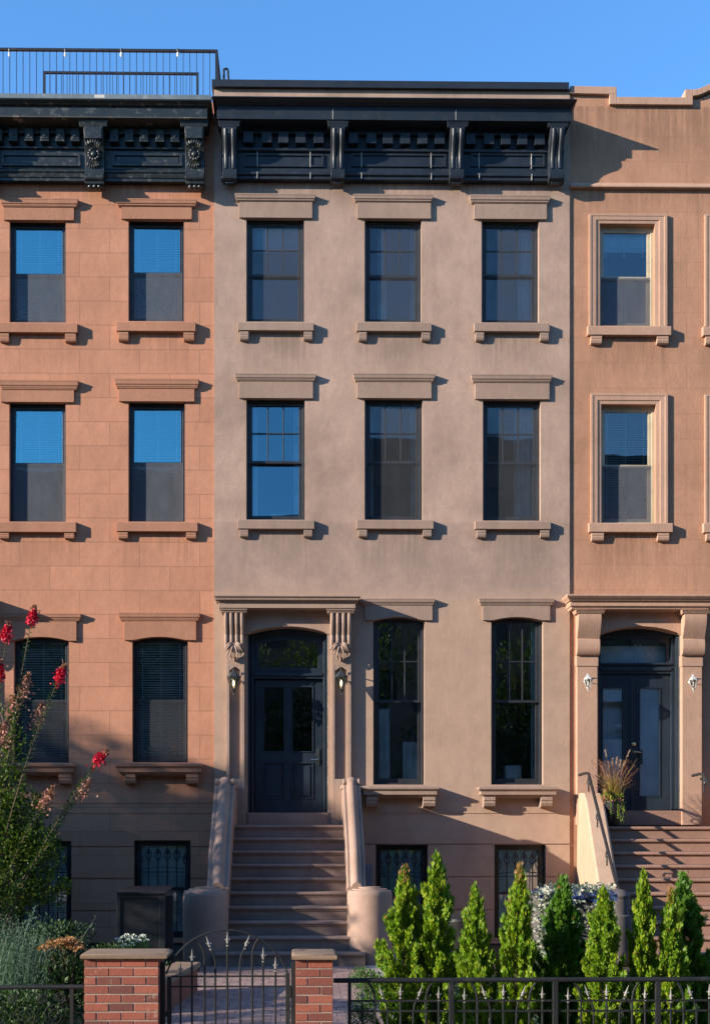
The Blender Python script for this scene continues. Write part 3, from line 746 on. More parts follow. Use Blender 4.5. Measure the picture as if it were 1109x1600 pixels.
q=MB(); hx=WX(497,-.26); q.box(hx-.028,hx+.028,yd-.012,yd+.004,W(450,1196,-.26)[1],W(450,1170,-.26)[1])
zh=W(450,1187,-.26)[1]; q.tube([(hx,yd-.01,zh),(hx,yd-.06,zh)],.011); q.tube([(hx,yd-.06,zh),(hx-.06,yd-.062,zh+.004),(hx-.12,yd-.058,zh)],.009)
q.tube([(hx,yd-.005,zh+.1),(hx,yd-.03,zh+.1)],.014)
q.build('handle',M['nickel'],leaf,smooth=True)
q=MB(); q.box(dx0-.0,dx1+.0,-.02,.32,2.055,ZD); q.build('threshold',M['stoop_c'],HC,bevel=.006)

# stoop
def stoop(root,dx=0,steps=True):
    zt=2.06; r=.206; tr=.27; P1=1.1
    xi0,xi1=WX(368,1.1)+dx,WX(533,1.1)+dx      # inner faces at the top
    bi0,bi1=WX(357,3.5)+dx,WX(544,3.5)+dx
    ix0,ix1=min(xi0,bi0),max(xi1,bi1)
    mb=MB(); mb.box(ix0-.03,ix1+.03,-.8,-.13,0.002,zt-.06); mb.box(ix0-.03,ix1+.03,-.85,-.125,zt-.06,zt-.001)
    st=mb.build('stoop',M['step_c'],root,bevel=.006)
    base=None
    for i in range(10):
        p=P1+i*tr; zz=zt-i*r
        if i<9 and base is not None: copy_child(base,st,(0,-tr*i,-r*i)); continue
        e=0 if i<9 else .0
        q=MB(); a,b=(ix0-.03,ix1+.03) if i<9 else (WX(334,3.55)+dx,WX(571,3.55)+dx)
        q.box(a,b,-(p-.04),-(p-.40),zz-r+.001,zz-.055)
        pts=[(-(p-.40),zz-.055),(-(p-.03),zz-.055)]+[(-(p-.028+.028*sin(t)),zz-.0275-.0275*cos(t)) for t in [pi*k/8 for k in range(9)]]+[(-(p-.40),zz)]
        q.prism_x(pts,a-.0,b+.0)
        q.box(a,b,-(p-.025),-(p-.05),zz-.075,zz-.054)
        o=q.build('step',M['step_c'],st,smooth=True,bevel=.003)
        if base is None: base=o
    for side in (-1,1):
        q=MB()
        if side<0: xo0,xo1=WX(337,1.1)+dx,ix0
        else: xo0,xo1=ix1,WX(562,1.1)+dx
        w=xo1-xo0; xc=(xo0+xo1)/2
        ztw=2.72; sl=.765; pe=3.02
        path=[(1.15,ztw),(1.22,ztw-.03)]
        n=9
        for k in range(1,n+1):
            pp=1.22+(pe-.35-1.22)*k/n; path.append((pp,ztw-.03-sl*(pp-1.22)))
        zlast=path[-1][1]; ze=1.10
        for k in range(1,7):
            t=k/6; path.append((pe-.35+.40*t,zlast+(ze-zlast)*(1-(1-t)**2)))
        poly=[(0.0,0.0),(0.0,ztw)]+[(-a,b) for a,b in path]+[(-path[-1][0],0)]
        q.prism_x([(.0,0),(.0,ztw)]+[(-a,b) for a,b in path]+[(-path[-1][0],0.0)],xo0+.02,xo1-.02)
        h=w/2
        cross=[(-h,-.04),(-h,.02),(-h*.86,.035),(-h*.62,.03),(-h*.5,.05),(-h*.42,.08),(-h*.2,.105),(0,.112),(h*.2,.105),(h*.42,.08),(h*.5,.05),(h*.62,.03),(h*.86,.035),(h,.02),(h,-.04)]
        q.sweep(cross,[(xc,-a,b) for a,b in path])
        q.box(xo0,xo1,-1.16,-.0,ztw-.05,ztw+.015)
        # roll at the head
        q.lathe([(0,-h*1.02),(.05,-h*1.02),(.062,-h*.9),(.055,-h*.55),(.07,-h*.42),(.085,-h*.25),(.09,0),(.085,h*.25),(.07,h*.42),(.055,h*.55),(.062,h*.9),(.05,h*1.02),(0,h*1.02)],(xc,-1.2,ztw+.04),16,0,'x')
        ob=q.build('wing_wall',M['stoop_c'],st,smooth=True,angle=40)
        # drum newel
        q=MB(); R=.335; cx=(ix0-R+.0) if side<0 else (ix1+R)
        cp=3.1
        q.lathe([(R,0),(R,1.02),(R+.0,1.04),(R-.01,1.07),(R-.02,1.09),(R*.78,1.095),(R*.76,1.115),(R*.5,1.12),(R*.48,1.14),(R*.2,1.145),(0,1.15)],(cx,-cp,0),40)
        q.build('newel_drum',M['stoop_c'],st,smooth=True,angle=40)
    return st
stoop(HC)

# ---------------------------------------------------------------- left house
HL=thing('brownstone_house',((XL0+XL1)/2,0,0),'reddest row house at the left with scored stone joints, weathered cornice and white blinds','house','row houses along the street')
l_holes=[]
specsL=[
 ((15.5,103,343.6,503.7),429,(1,122,309,323),(6,116,323,343.6),(-5,121.4,504,519),[(0,14.4,534),(102,119,534)]),
 ((201,287.5,342,502),427,(181.5,307.5,310,322),(190,300,322,342),(182,305.6,502,517),[(185,201,532),(287,303.5,532)]),
 ((15,103,628,815),725,(-1,122.6,593,608),(1.5,116,608,628),(-5,119,815,831),[(0,14.4,842),(101,116,842)]),
 ((201,289,627,815),724,(179,311,591,606),(186,304,606,627),(182,309,815,830),[(185,200,842),(291,306.5,842)]),
]
for i,(op,rail,cap,body,sl,br) in enumerate(specsL):
    w,hole=window(HL,PL,op,rail,'frame',screen=('lower','l'),inside=[('blind',.0 if i<2 else (.47,.43)[i-2],35)],stile=.035,tilt=(.3,0) if i<2 else (2.0,0),bright=True); l_holes.append(hole)
    lintel(w,PL,cap,body,'trim_l'); sill(w,PL,sl,br,'trim_l',.095)
for op,cap,body,sl,br in (((22,108,994,1192),(0,126.6,958,969),(6,119.6,969,1001),(-4,116,1192,1209),[(4,20,1226),(92,110,1226)]),
                          ((207,293.7,994,1191),(185,312.7,957,969),(194,306.6,969,1000),(180,316.7,1192,1209),[(196,211.5,1226),(291,309,1226)])):
    w,hole=window(HL,PL,op,1095,'frame',screen=('lower','c'),inside=[('blind',.02,30)],stile=.035,glassm='glass_lo'); l_holes.append(hole)
    lintel(w,PL,cap,body,'trim_l',arch=(op[0],op[1],995,1001)); sill(w,PL,sl,br,'trim_l',.26,True)
for op in ((25,112,1314,1466),(210,298,1313,1466)):
    w,hole=window(HL,PL,op,1389,'frame',inside=[('shade',.47,.97),('blind',.0,50)],glassm='glass_lo',rec=.12); l_holes.append(hole); grille(w,hole,PL)
DXL=-570/90.0
l_holes.append((dx0+DXL,dx1+DXL,zl,W(450,972,PC)[1]))
ztopL=W(160,158,PL)[1]
mb=MB(); gL=[W(160,y,PL)[1] for y in (1323,1372.5,1423,1474)]
facade(mb,XL0,XL1,0,ztopL,-PL,.3,l_holes,gL)
shell(mb,XL0,XL1,ztopL,[W(160,y,-.5)[1] for y in (1292,905,560)])
for y in (1254.5,1270):
    z=W(200,y,PL)[1]; mb.box(XL0,XL1-.01,-PL-.010,-PL+.01,z-.006,z+.012)
mb.build('wall',[M['stone_l'],M['interior']],HL)
# cornice
mb=MB()
z=lambda py,p: W(160,py,p)[1]
xa,xb=XL0,WX(324,.42)
mb.mould(xa,xb,[(.42,z(184,.42)),(.42,z(168,.42)),(.40,z(167,.4)),(.41,z(165,.41))],.02,0,k=.3)
mb.mould(xa,WX(327,.48),[(.40,z(166.5,.4)),(.42,z(165,.42)),(.45,z(163,.45)),(.45,z(161,.45)),(.48,z(159.5,.48)),(.48,z(157,.48))],.02,2,k=.5)
mb.mould(xa,WX(330,.53),[(.48,z(157,.48)),(.51,z(156.5,.51)),(.53,z(154,.53)),(.53,z(147,.53)),(.1,z(147,.53)+.05)],.02,1,k=.3)
mb.mould(xa,WX(323.5,.43),[(.415,z(184.5,.415)),(.428,z(184,.42)),(.428,z(182.5,.42))],.02,2,k=.3)
fx0,fx1=XL0,WX(318,.08)
zs=z(184,.42)
mb.box(fx0,fx1,-.08,.04,z(283,.1),zs+.01)
mb.box(fx0,fx1,-.15,-.07,zs-.12,zs-.002)
mb.mould(fx0,fx1,[(.09,z(233,.12)),(.12,z(232,.12)),(.12,z(229.5,.12)),(.09,z(228,.12))],-.06,k=0)
mb.mould(fx0,fx1,[(.09,z(283.5,.09)),(.105,z(283,.105)),(.105,z(279,.105)),(.12,z(277,.12)),(.13,z(273,.13)),(.115,z(271,.115)),(.135,z(268,.135)),(.135,z(266,.135)),(.095,z(264,.095))],0,k=0)
for a,b in ((3,126),(176,285),(-150,-45)):
    x0,x1,z0,z1=rect(a,b,239,259,.11); t=.045
    for r in ((x0,x1,z1-t,z1),(x0,x1,z0,z0+t),(x0,x0+t,z0+t,z1-t),(x1-t,x1,z0+t,z1-t)): mb.box(r[0],r[1],-.115,-.07,r[2],r[3])
    mb.box(x0+t*1.5,x1-t*1.5,-.095,-.07,z0+t*1.3,z1-t*1.3)
mb.box(WX(148,.535),WX(164,.535),-.5325,-.52,z(153,.53),z(148,.53),3)
cor=mb.build('cornice',[M['cornice_l'],M['gutter'],M['rust'],M['caulk']],HL,bevel=.004)
for a,b in ((133,162.5),(290,319),(-36,-8)): cornice_bracket(cor,a,b,185,292,.08,.28,'cornice_l',True)
d0=None
for cx in (21,46,70.5,94.5,118,178.5,202,225.5,250,274,-3):
    x=WX(cx,.2)
    if d0 is None:
        q=MB(); w=.072; z1=z(205,.2); z0=z(221,.2)
        q.box(x-w,x+w,-.20,-.10,z0,z1+.05); q.box(x-w*.75,x+w*.75,-.208,-.19,z0+.04,z1-.01); q.ball((x,-.21,(z0+z1)/2+.015),.035,.015,.035,8,5)
        q.box(x-w*1.05,x+w*1.05,-.215,-.10,z0-.006,z0+.022)
        d0=q.build('dentil',M['cornice_l'],cor,bevel=.004); xd=x
    else: copy_child(d0,cor,(x-xd,0,0))
surround(HL,DXL); stoop(HL,DXL)
q=MB(); q.box(dx0+DXL,dx1+DXL,.42,.47,2.06,W(450,972,PC)[1]); q.build('door',M['door'],HL)

# ---------------------------------------------------------------- right house
HR=thing('brownstone_house',((XR0+XR1)/2,0,0),'orange tan row house at the right with stepped parapet, framed windows and glazed double doors','house','row houses along the street')
r_holes=[]
def casing(win,o,i,p,pr=.046):
    """o outer px (x0,x1,yt), i inner px (x0,x1,yt); bottom py"""
    mb=MB(); x0,x1,zb_,zt_=rect(o[0],o[1],o[2],o[3],p+pr); a0,a1,_,za=rect(i[0],i[1],i[2],o[3],p)
    yw=-p
    def bar(outer,inner,k):   # moulded frame: bolection profile from inner edge (low) to outer edge (high)
        pass
    prof=[(0,.0),(0,.018),(.32,.024),(.36,.036),(.72,.038),(.8,pr),(1.0,pr),(1.0,0)]   # fraction across, projection
    def ringpt(f,pj):
        l=a0+(x0-a0)*f; r_=a1+(x1-a1)*f; t=za+(zt_-za)*f
        return [(l,yw-pj,zb_),(l,yw-pj,t),(r_,yw-pj,t),(r_,yw-pj,zb_)]
    vs=[];fs=[]
    for f,pj in prof: vs+=ringpt(f,pj if pj>0 else -.005)
    n=len(prof)
    for k in range(n-1):
        for j in range(3): fs.append((4*k+j,4*k+j+1,4*k+5+j,4*k+4+j))
    mb.add(vs,fs); return mb.build('casing',M['trim_r'],win,bevel=0)
for op,cs,rail,sl,br,kw in (
 ((936,1022,350,509),(920,1041.7,334,509),434,(918,1048,509,523),[(922.7,940,537),(1026,1044,537)],dict(inside=[('shade',.78,1.0),('blind',.72,20)],screen=('lower','l'))),
 ((938,1023.7,632,817),(922.8,1042.7,614.4,817),728,(920,1050.5,817,831),[(924,943,845),(1027,1045,845)],dict(inside=[('blind',.08,30)],screen=('lower','l'))),
 ((1117,1203,351,510),(1101,1219,335,510),435,(1098,1225,510,524),[(1102,1119,538)],dict()),
 ((1117,1203,633,818),(1101,1219,616,818),729,(1099,1227,817,832),[(1103,1121,845)],dict())):
    w,hole=window(HR,PR,op,rail,'frame_r',rec=.10,**kw); r_holes.append(hole)
    casing(w,cs,op,PR); sill(w,PR,sl,br,'trim_r',.10)
rx0,rx1=WX(934,PR),WX(1064,PR); rz0=2.06
r_holes.append((rx0,rx1,rz0,W(1000,972,PR)[1]))
zR=W(1000,154,PR)[1]
mb=MB(); facade(mb,XR0,XR1,0,zR-.15,-PR,.3,r_holes,[W(990,1319,PR)[1]] if False else ())
shell(mb,XR0,XR1,zR-.15,[W(1000,y,-.5)[1] for y in (1288,905,560)])
# parapet top (stepped and curved)
zz=lambda py: W(1000,py,PR)[1]
Xp=lambda px: WX(px,PR)
curve=[(1070,146),(1082,146),(1092,143),(1102,138),(1112,134),(1130,130),(1165,128),(1200,130),(1220,134),(1232,139),(1242,146)]
top=[(889.5,148),(951,148),(951,164),(1078,164),(1078,153)]+[(a+6,b+9) for a,b in curve[1:-1]]+[(1246,164),(1370,164),(1370,148),(1447,148)]
bot=[(Xp(889.5)+.0,zR-.15),(XR1,zR-.15)]
pts=[(Xp(a),zz(b)) for a,b in top]; pts[-1]=(XR1,pts[-1][1]); pts[0]=(XR0,pts[0][1])
mb.prism_y([(XR0,zR-.15)]+pts+[(XR1,zR-.15)],.03,.33)
zbl=zz(288); 
mb.build('wall',[M['stone_r'],M['interior']],HR)
mb=MB(); cop=[(889.5,137,148.5),(961,137,148.5)]
def copbar(pxs,th=11.5,yo=-.03):
    # strip of coping following px points (x, top y)
    for (a,ya),(b,yb) in zip(pxs[:-1],pxs[1:]):
        mb.prism_y([(Xp(a),zz(ya+th)),(Xp(b),zz(yb+th)),(Xp(b),zz(yb)),(Xp(a),zz(ya))],yo,.36)
copbar([(889.5,138),(961.5,139)]); mb.prism_y([(Xp(950.5),zz(150.4)),(Xp(961.5),zz(150.4)),(Xp(961.5),zz(166)),(Xp(950.5),zz(166))],-.03,.36)
copbar([(961.6,154.5),(1068,154.5)]); mb.prism_y([(Xp(1068.1),zz(142)),(Xp(1080),zz(142)),(Xp(1080),zz(166)),(Xp(1068.1),zz(166))],-.03,.36)
copbar([(1080.1,142),(1088,141),(1096,138),(1104,134),(1116,130),(1135,127),(1165,125),(1195,127),(1214,130),(1232,138),(1240,141)],10); copbar([(1240.1,154.5),(1447,154.5)])
mb.build('parapet_coping',M['trim_r'],HR,bevel=.006)
mb=MB(); z0=W(1000,293,.05)[1]; z1=W(1000,284,.02)[1]
mb.mould(XR0,XR1,[(.02,z0),(.05,z0+.01),(.05,z0+.035),(-.02,z1)],.05,k=0); mb.build('belt_course',M['trim_r'],HR,bevel=.004)
# surround
mb=MB(); z=lambda py,p: W(1000,py,p)[1]
ex0=WX(885.5,.42); ex1=WX(1120,.42)
prof=[(.25,z(953,.25)),(.28,z(952,.28)),(.295,z(948,.295)),(.32,z(947,.32)),(.32,z(940,.32)),(.35,z(939,.35)),(.37,z(936,.37)),(.385,z(935,.385)),(.42,z(931,.42)),(.42,z(928.5,.42)),(.1,z(928.5,.42)+.05)]
mb.mould(ex0,ex1,prof,.05,k=.75)
ax0,ax1=rx0-.02,rx1+.02; ztp=z(953,.28)+.01
pts=[(ax0,ztp),(ax0,z(994,.03)),(rx0,z(994,.03))]+arc_pts(rx0,rx1,z(992,.03),z(979,.03),16)[1:-1]+[(rx1,z(994,.03)),(ax1,z(994,.03)),(ax1,ztp)]
mb.prism_y(pts,-.05,.04)
mb.prism_y([(rx0+.001,z(960,.03))]+[(min(max(a,rx0+.001),rx1-.001),b) for a,b in arc_pts(rx0,rx1,z(992,.03),z(979,.03),16)]+[(rx1-.001,z(960,.03))],-.01,.33)
par=mb.build('door_surround',M['trim_r'],HR,bevel=.005)
for pa,pb_ in ((901,933),(1065,1096)):
    q=MB(); a,b=WX(pa,.09),WX(pb_,.09); q.box(a,b,-.09,.05,2.06,z(953,.14)); q.box(a-.012,b+.012,-.105,.05,z(1041,.1),z(1024,.1)); q.build('pilaster',M['trim_r'],par,bevel=.006)
    q=MB(); zt2,zb2=z(958.5,.29),z(1024,.14); h=zt2-zb2
    prof=[(.29,1),(.30,.92),(.29,.8),(.262,.68),(.22,.55),(.187,.45),(.168,.40),(.185,.39),(.20,.3),(.20,.18),(.182,.06),(.14,0)]
    q.prism_x([(-.08,zt2)]+[(-u,zb2+h*v) for u,v in prof]+[(-.08,zb2)],a-.02,b+.02)
    q.mould(a-.085,b+.085,[(.30,zt2-.004),(.31,zt2+.01),(.32,zt2+.03),(.345,zt2+.06)],-.08,k=.6)
    q.build('console',M['trim_r'],par,smooth=True,bevel=.004)
# doors
zRD=W(1000,1267,-.28)[1]; zA=W(1000,980,-.27)[1]; y0=.27
mb=MB(); fx0,fx1=WX(936,-.27),WX(1046,-.27)
mb.box(rx0-.03,fx0,y0-.06,y0+.08,zRD,zA); mb.box(fx1,rx1+.03,y0-.06,y0+.08,zRD,zA)
zt0,zt1=W(1000,1053,-.27)[1],W(1000,1036,-.27)[1]
mb.box(fx0,fx1,y0-.05,y0+.08,zt0,zt1); mb.box(fx0,fx1,y0-.08,y0,zt0+.05,zt0+.10); mb.box(fx0,fx1,y0-.09,y0,zt1-.04,zt1-.01)
mb.box(fx0,fx1,y0-.045,y0+.075,W(1000,997,-.27)[1],zA)
mb.box(rx1-.045,rx1-.001,.10,y0-.06,zRD,zA-.02); mb.box(rx1-.03,rx1-.0015,.04,.10,zRD,zA-.02,1)
for k in range(3): mb.box(rx1-.075-.0*k,rx1-.045,.11+.03*k,.12+.03*k,zRD,zA-.02)
mb.build('door_frame',[M['door'],M['steel']],HR,bevel=.004)
mb=MB(); tx0,tx1=fx0+.02,WX(1040,-.27); arc=arc_pts(tx0,tx1,W(1000,1006,-.27)[1],W(1000,998,-.27)[1],12)
mb.prism_y([(fx0,W(1000,996,-.27)[1]),(fx0,W(1000,1006,-.27)[1])]+arc+[(fx1,W(1000,1006,-.27)[1]),(fx1,W(1000,996,-.27)[1])],y0,y0+.04)
mb.box(fx0,tx0,y0,y0+.04,zt1,W(1000,1006,-.27)[1]); mb.box(tx1,fx1,y0,y0+.04,zt1,W(1000,1006,-.27)[1])
tr=mb.build('transom',M['door'],HR); q=MB(); q.prism_y([(tx0-.005,zt1)]+[(a,b+.004) for a,b in arc]+[(tx1+.005,zt1)],y0+.018,y0+.024); q.build('pane',M['glass_d'],tr)
mid=WX(986,-.27)
for k,(a,b,g0,g1,gb) in enumerate(((fx0,mid-.002,WX(941,-.27),WX(972,-.27),1240),(mid+.002,fx1,WX(999,-.27),WX(1029.6,-.27),1243.7))):
    mb=MB(); zg0,zg1=W(1000,gb,-.27)[1],W(1000,1075,-.27)[1]
    facade(mb,a,b,zRD+.012,zt0-.005,y0,.05,[(g0,g1,zg0,zg1)])
    t=.015
    for r in ((g0-t,g1+t,zg1,zg1+t),(g0-t,g1+t,zg0-t,zg0),(g0-t,g0,zg0,zg1),(g1,g1+t,zg0,zg1)): mb.box(r[0],r[1],y0-.012,y0+.01,r[2],r[3])
    if k==1: mb.box(a-.03,a+.02,y0-.015,y0+.01,zRD+.02,zt0-.01)
    lf=mb.build('door',M['door'],HR,bevel=.003); q=MB(); q.box(g0-.003,g1+.003,y0+.02,y0+.026,zg0-.003,zg1+.003); q.build('pane',M['glass_d'],lf)
    q=MB()
    if k==0:
        q.box(g0,g1,y0+.04,y0+.046,zg0,W(1000,1155,-.27)[1]); q.box(g0,g1,y0+.04,y0+.046,W(1000,1096,-.27)[1],zg1); q.box(g0+.2,g1,y0+.04,y0+.046,W(1000,1136,-.27)[1],W(1000,1131,-.27)[1])  # added white panels stand in for bright reflections in the left pane
    else:
        q.box(g0,g1,y0+.045,y0+.05,zg0,zg1); q.box(g0+.10,g0+.125,y0+.035,y0+.045,zg0,zg1-.2); q.box(g0+.15,g0+.16,y0+.035,y0+.045,zg0,zg1-.2)  # white panel with mouldings, the inner door set close behind the glass
    q.build('shade',M['white_in'],lf)
    if k==1:
        q=MB(); hx=a+.03; zh=W(1000,1175,-.27)[1]
        q.lathe([(0,0),(.032,0),(.032,.012),(.02,.02),(0,.022)],(hx,y0-.012,W(1000,1163,-.27)[1]),14,0,'y')
        q.lathe([(0,0),(.03,0),(.03,.012),(0,.014)],(hx,y0-.012,zh),14,0,'y'); q.tube([(hx,y0-.02,zh),(hx,y0-.07,zh),(hx+.12,y0-.07,zh-.01)],.010); q.build('handle',M['brass'],lf,smooth=True)
        q=MB(); q.box(hx+.1,hx+.155,y0-.02,y0+.002,W(1000,1194,-.27)[1],W(1000,1172,-.27)[1]); q.build('lock_box',M['iron'],lf)
mb=MB(); x0,x1=fx0+.02,fx1-.02; mb.box(x0,x1,.5,.54,2.06,zA-.3); 
for xx in (.55,.62): mb.box(x0+(x1-x0)*xx,x0+(x1-x0)*xx+.03,0.49,.5005,2.1,zA-.27)
mb.build('vestibule_door',M['white_in'],HR)
q=MB(); q.box(rx0,rx1,-.03,.5,2.055,zRD); q.build('threshold',M['step_r'],HR,bevel=.006)
# stoop of right house
mb=MB(); sx0=4.92; sx1=7.2
mb.box(sx0,sx1,-.8,-.16,.002,2.0); mb.box(sx0,sx1,-.85,-.145,2.0,2.035)
sr=mb.build('stoop',M['step_r'],HR,bevel=.006); base=None
for i in range(10):
    p=1.1+i*.27; zz_=2.035-i*.2035
    if base is not None: copy_child(base,sr,(0,-.27*i,-.2035*i)); continue
    q=MB(); q.box(sx0,sx1,-(p-.04),-(p-.40),zz_-.2025,zz_-.06)
    q.prism_x([(-(p-.40),zz_-.06),(-(p-.03),zz_-.06)]+[(-(p-.03+.03*sin(t)),zz_-.03-.03*cos(t)) for t in [pi*k/8 for k in range(9)]]+[(-(p-.40),zz_)],sx0,sx1)
    base=q.build('step',M['step_r'],sr,smooth=True,bevel=.003)
def wing_r(side,xw,xe,th):
    # flaring wing: plan goes from xw at the wall to xe at the street end
    q=MB(); prof=[(0,2.62),(.6,2.60),(.95,2.45),(1.5,1.98),(2.2,1.45),(2.6,1.18),(3.0,1.05)]
    n=len(prof); vs=[]
    for p,zt_ in prof:
        t=p/3.0; xo=xw+(xe-xw)*t**1.2; xi=xo+th*side+ (0.02*side)
        bul=.05*side
        vs+=[(xo-.02*side,-p,0),(xo-bul*.0,-p,zt_-.28),(xo+.0,-p,zt_-.03),(xo+.03*side,-p,zt_),(xi-.03*side,-p,zt_),(xi,-p,zt_-.03),(xi,-p,0)]
    fs=[]
    for k in range(n-1):
        for j in range(6): fs.append((7*k+j,7*k+j+1,7*k+8+j,7*k+7+j))
    fs.append(tuple(range(7))); fs.append(tuple(range(7*n-7,7*n)))
    q.add(vs,fs); return q.build('wing_wall',M['stoop_r'],sr,smooth=True,angle=30)
wing_r(1,WX(901.5,0),4.50,.30); wing_r(-1,WX(1165,0),7.55,.30)
def newel(xc,pc):
    q=MB(); q.lathe([(.20,0),(.20,.72),(.17,.74),(.17,.98),(.18,.99),(.185,1.02),(.16,1.06),(.1,1.1),(0,1.12)],(xc,-pc,0),24,0)
    q.build('newel_post',M['streak'],sr,smooth=True)
newel(4.70,3.22); newel(7.4,3.22)

# ================================================================== SMALL FIXTURES
def lantern(px,pyt,pyb,p,label,matk,lit,group):
    c=P3(px,pyt,p+.18); s=(pyb-pyt)*(D-p)/F   # total height
    root=thing('wall_lantern',(c.x,-p,c.z-s),label,'lantern',group)
    b=MB(); cx,cy,z0=c.x,-p-.17,c.z-s
    w=s*.22
    def frus(r0,z0_,r1,z1_,n=6,m=0):
        b.lathe([(0,z0_),(r0,z0_),(r1,z1_),(0,z1_)],(cx,cy,0),n,m)
    frus(w*.4,z0+s*.22,w*.45,z0+s*.25); frus(w*1.05,z0+s*.66,w*1.12,z0+s*.685); 
    b.lathe([(w*1.12,z0+s*.685),(w*.95,z0+s*.73),(w*.55,z0+s*.84),(w*.3,z0+s*.87),(w*.25,z0+s*.9),(0,z0+s*.9)],(cx,cy,0),6)
    b.lathe([(0,z0+s*.9),(w*.14,z0+s*.91),(w*.1,z0+s*.94),(w*.16,z0+s*.96),(0,z0+s)],(cx,cy,0),8)
    b.lathe([(0,z0),(w*.12,z0+s*.05),(w*.1,z0+s*.1),(w*.25,z0+s*.16),(w*.4,z0+s*.22),(0,z0+s*.22)],(cx,cy,0),8)
    for k in range(6):
        a=2*pi*k/6; b.tube([(cx+cos(a)*w*.42,cy+sin(a)*w*.42,z0+s*.24),(cx+cos(a)*w*1.02,cy+sin(a)*w*1.02,z0+s*.67)],s*.013,6)
    b.tube([(cx,cy,z0+s*.9),(cx,cy+.06,z0+s*1.0),(cx,-p-.06,z0+s*.98),(cx,-p-.02,z0+s*.8),(cx,-p,z0+s*.72)],s*.025,8)
    b.lathe([(0,0),(s*.12,0),(s*.12,.012),(s*.05,.03),(0,.03)],(cx,-p+.005,z0+s*.62),12,0,'y')
    b.tube([(cx,-p-.02,z0+s*.62),(cx,-p-.09,z0+s*.7),(cx,cy+w*.9,z0+s*.675)],s*.02,6)
    b.build('lantern_frame',M[matk],root,smooth=True,angle=30)
    g=MB(); vs=[];n=6
    for r,zq in ((w*.40,z0+s*.25),(w*.99,z0+s*.66)):
        for k in range(n): vs.append((cx+cos(2*pi*k/n)*r,cy+sin(2*pi*k/n)*r,zq))
    g.add(vs,[(k,(k+1)%n,n+(k+1)%n,n+k) for k in range(n)]); g.build('lantern_glass',M['lglass'],root)
    l=MB(); l.lathe([(0,0),(w*.12,0),(w*.15,s*.04),(w*.19,s*.10),(w*.12,s*.17),(0,s*.22)],(cx,cy,z0+s*.37),10); l.build('bulb',M['bulb'] if lit else M['bulb_off'],root,smooth=True)
lantern(365,1044,1087,.10,'lit dark metal lantern on the left pilaster of the black front door','lantern',True,'lanterns beside the doors')
lantern(533,1044,1087,.10,'lit dark metal lantern on the right pilaster of the black front door','lantern',True,'lanterns beside the doors')
lantern(918.5,1052,1081,.09,'small white lantern left of the glazed double doors','whitelamp',False,'lanterns beside the doors')
lantern(1083,1053,1082,.09,'small white lantern right of the glazed double doors, near photo edge','whitelamp',False,'lanterns beside the doors')

# drainpipe-like shadow gap is geometry (walls are offset); little wall anchors above the lintels
# roof railing
def railing(p,px0,px1,pyt,pyb,label,name='roof_railing',side=None,n=None,bw=.010):
    x0,x1=WX(px0,p,pyt),WX(px1,p,pyt); zt=W((px0+px1)/2,pyt,p)[1]; zb_=W((px0+px1)/2,pyb,p)[1]
    r=thing(name,((x0+x1)/2,-p,zb_),label,'railing','roof terrace railings')
    q=MB(); q.box(x0,x1,-p-.025,-p+.025,zt-.04,zt); q.build('top_rail',M['iron'],r)
    q=MB(); q.box(x0,x1,-p-.015,-p+.015,zb_+.04,zb_+.07); q.build('bottom_rail',M['iron'],r)
    n=n or int((x1-x0)/.116); b0=None; sp=(x1-x0)/n
    for i in range(n+1):
        if b0 is None:
            q=MB(); q.box(x0-bw/2,x0+bw/2,-p-.007,-p+.007,zb_,zt-.039); b0=q.build('baluster',M['iron'],r)
        else: copy_child(b0,r,(sp*i,0,0))
    for xx in (x0,x1):
        q=MB(); q.box(xx-.022,xx+.022,-p-.022,-p+.022,zb_-.3,zt+.001); q.build('post',M['iron'],r)
    if side:
        q=MB(); y1=-p+side; q.box(x1-.024,x1+.024,-p+.026,y1,zt-.041,zt-.001); q.build('top_rail',M['iron'],r)
        m=int(side/.116); c0=None
        for i in range(1,m+1):
            yy=-p+i*.116
            if c0 is None: q=MB(); q.box(x1-bw/2,x1+bw/2,yy-.007,yy+.007,zb_,zt-.039); c0=q.build('baluster',M['iron'],r); yy0=yy
            else: copy_child(c0,r,(0,yy-yy0,0))
    return zt
zrt=railing(-.5,-235,338.5,76,156,'black iron railing along the front edge of the left roof, hung with bulbs',side=3.8)
railing(-4.3,70,309,113,175,'lower black railing further back on the left roof, behind the front railing',n=27)
q=MB(); 
a=P3(350,108,-1.2); q.tube([P3(350,135,-1.2),P3(350,108,-1.2),P3(354,107.5,-1.2),P3(356,108,-1.6),P3(358,135,-1.6)],.022,6)
tag(q.build('ladder_handrail',M['iron']),'small black looped ladder rail just beyond the roof railing corner','handrail')
for i,px in enumerate((17,104,191,279)):
    c=P3(px,79,-.5); r=thing('string_light',(c.x,.42,c.z-.12),['clear bulb hanging from roof railing, leftmost of four','clear bulb hanging from roof railing, second from the left','clear bulb hanging from roof railing, third from the left','clear bulb hanging from roof railing nearest its right corner'][i],'string light','bulbs strung on the roof railing')
    q=MB(); q.tube([(c.x,.44,c.z+.01),(c.x,.42,c.z-.03)],.006,5); q.lathe([(.02,-.08),(.024,-.03),(.012,-.02)],(c.x,.42,c.z),8); q.build('socket',M['iron'],r)
    q=MB(); q.ball((c.x,.42,c.z-.12),.026,.026,.045,8,6); q.build('bulb',M['bulb_off'],r,smooth=True)

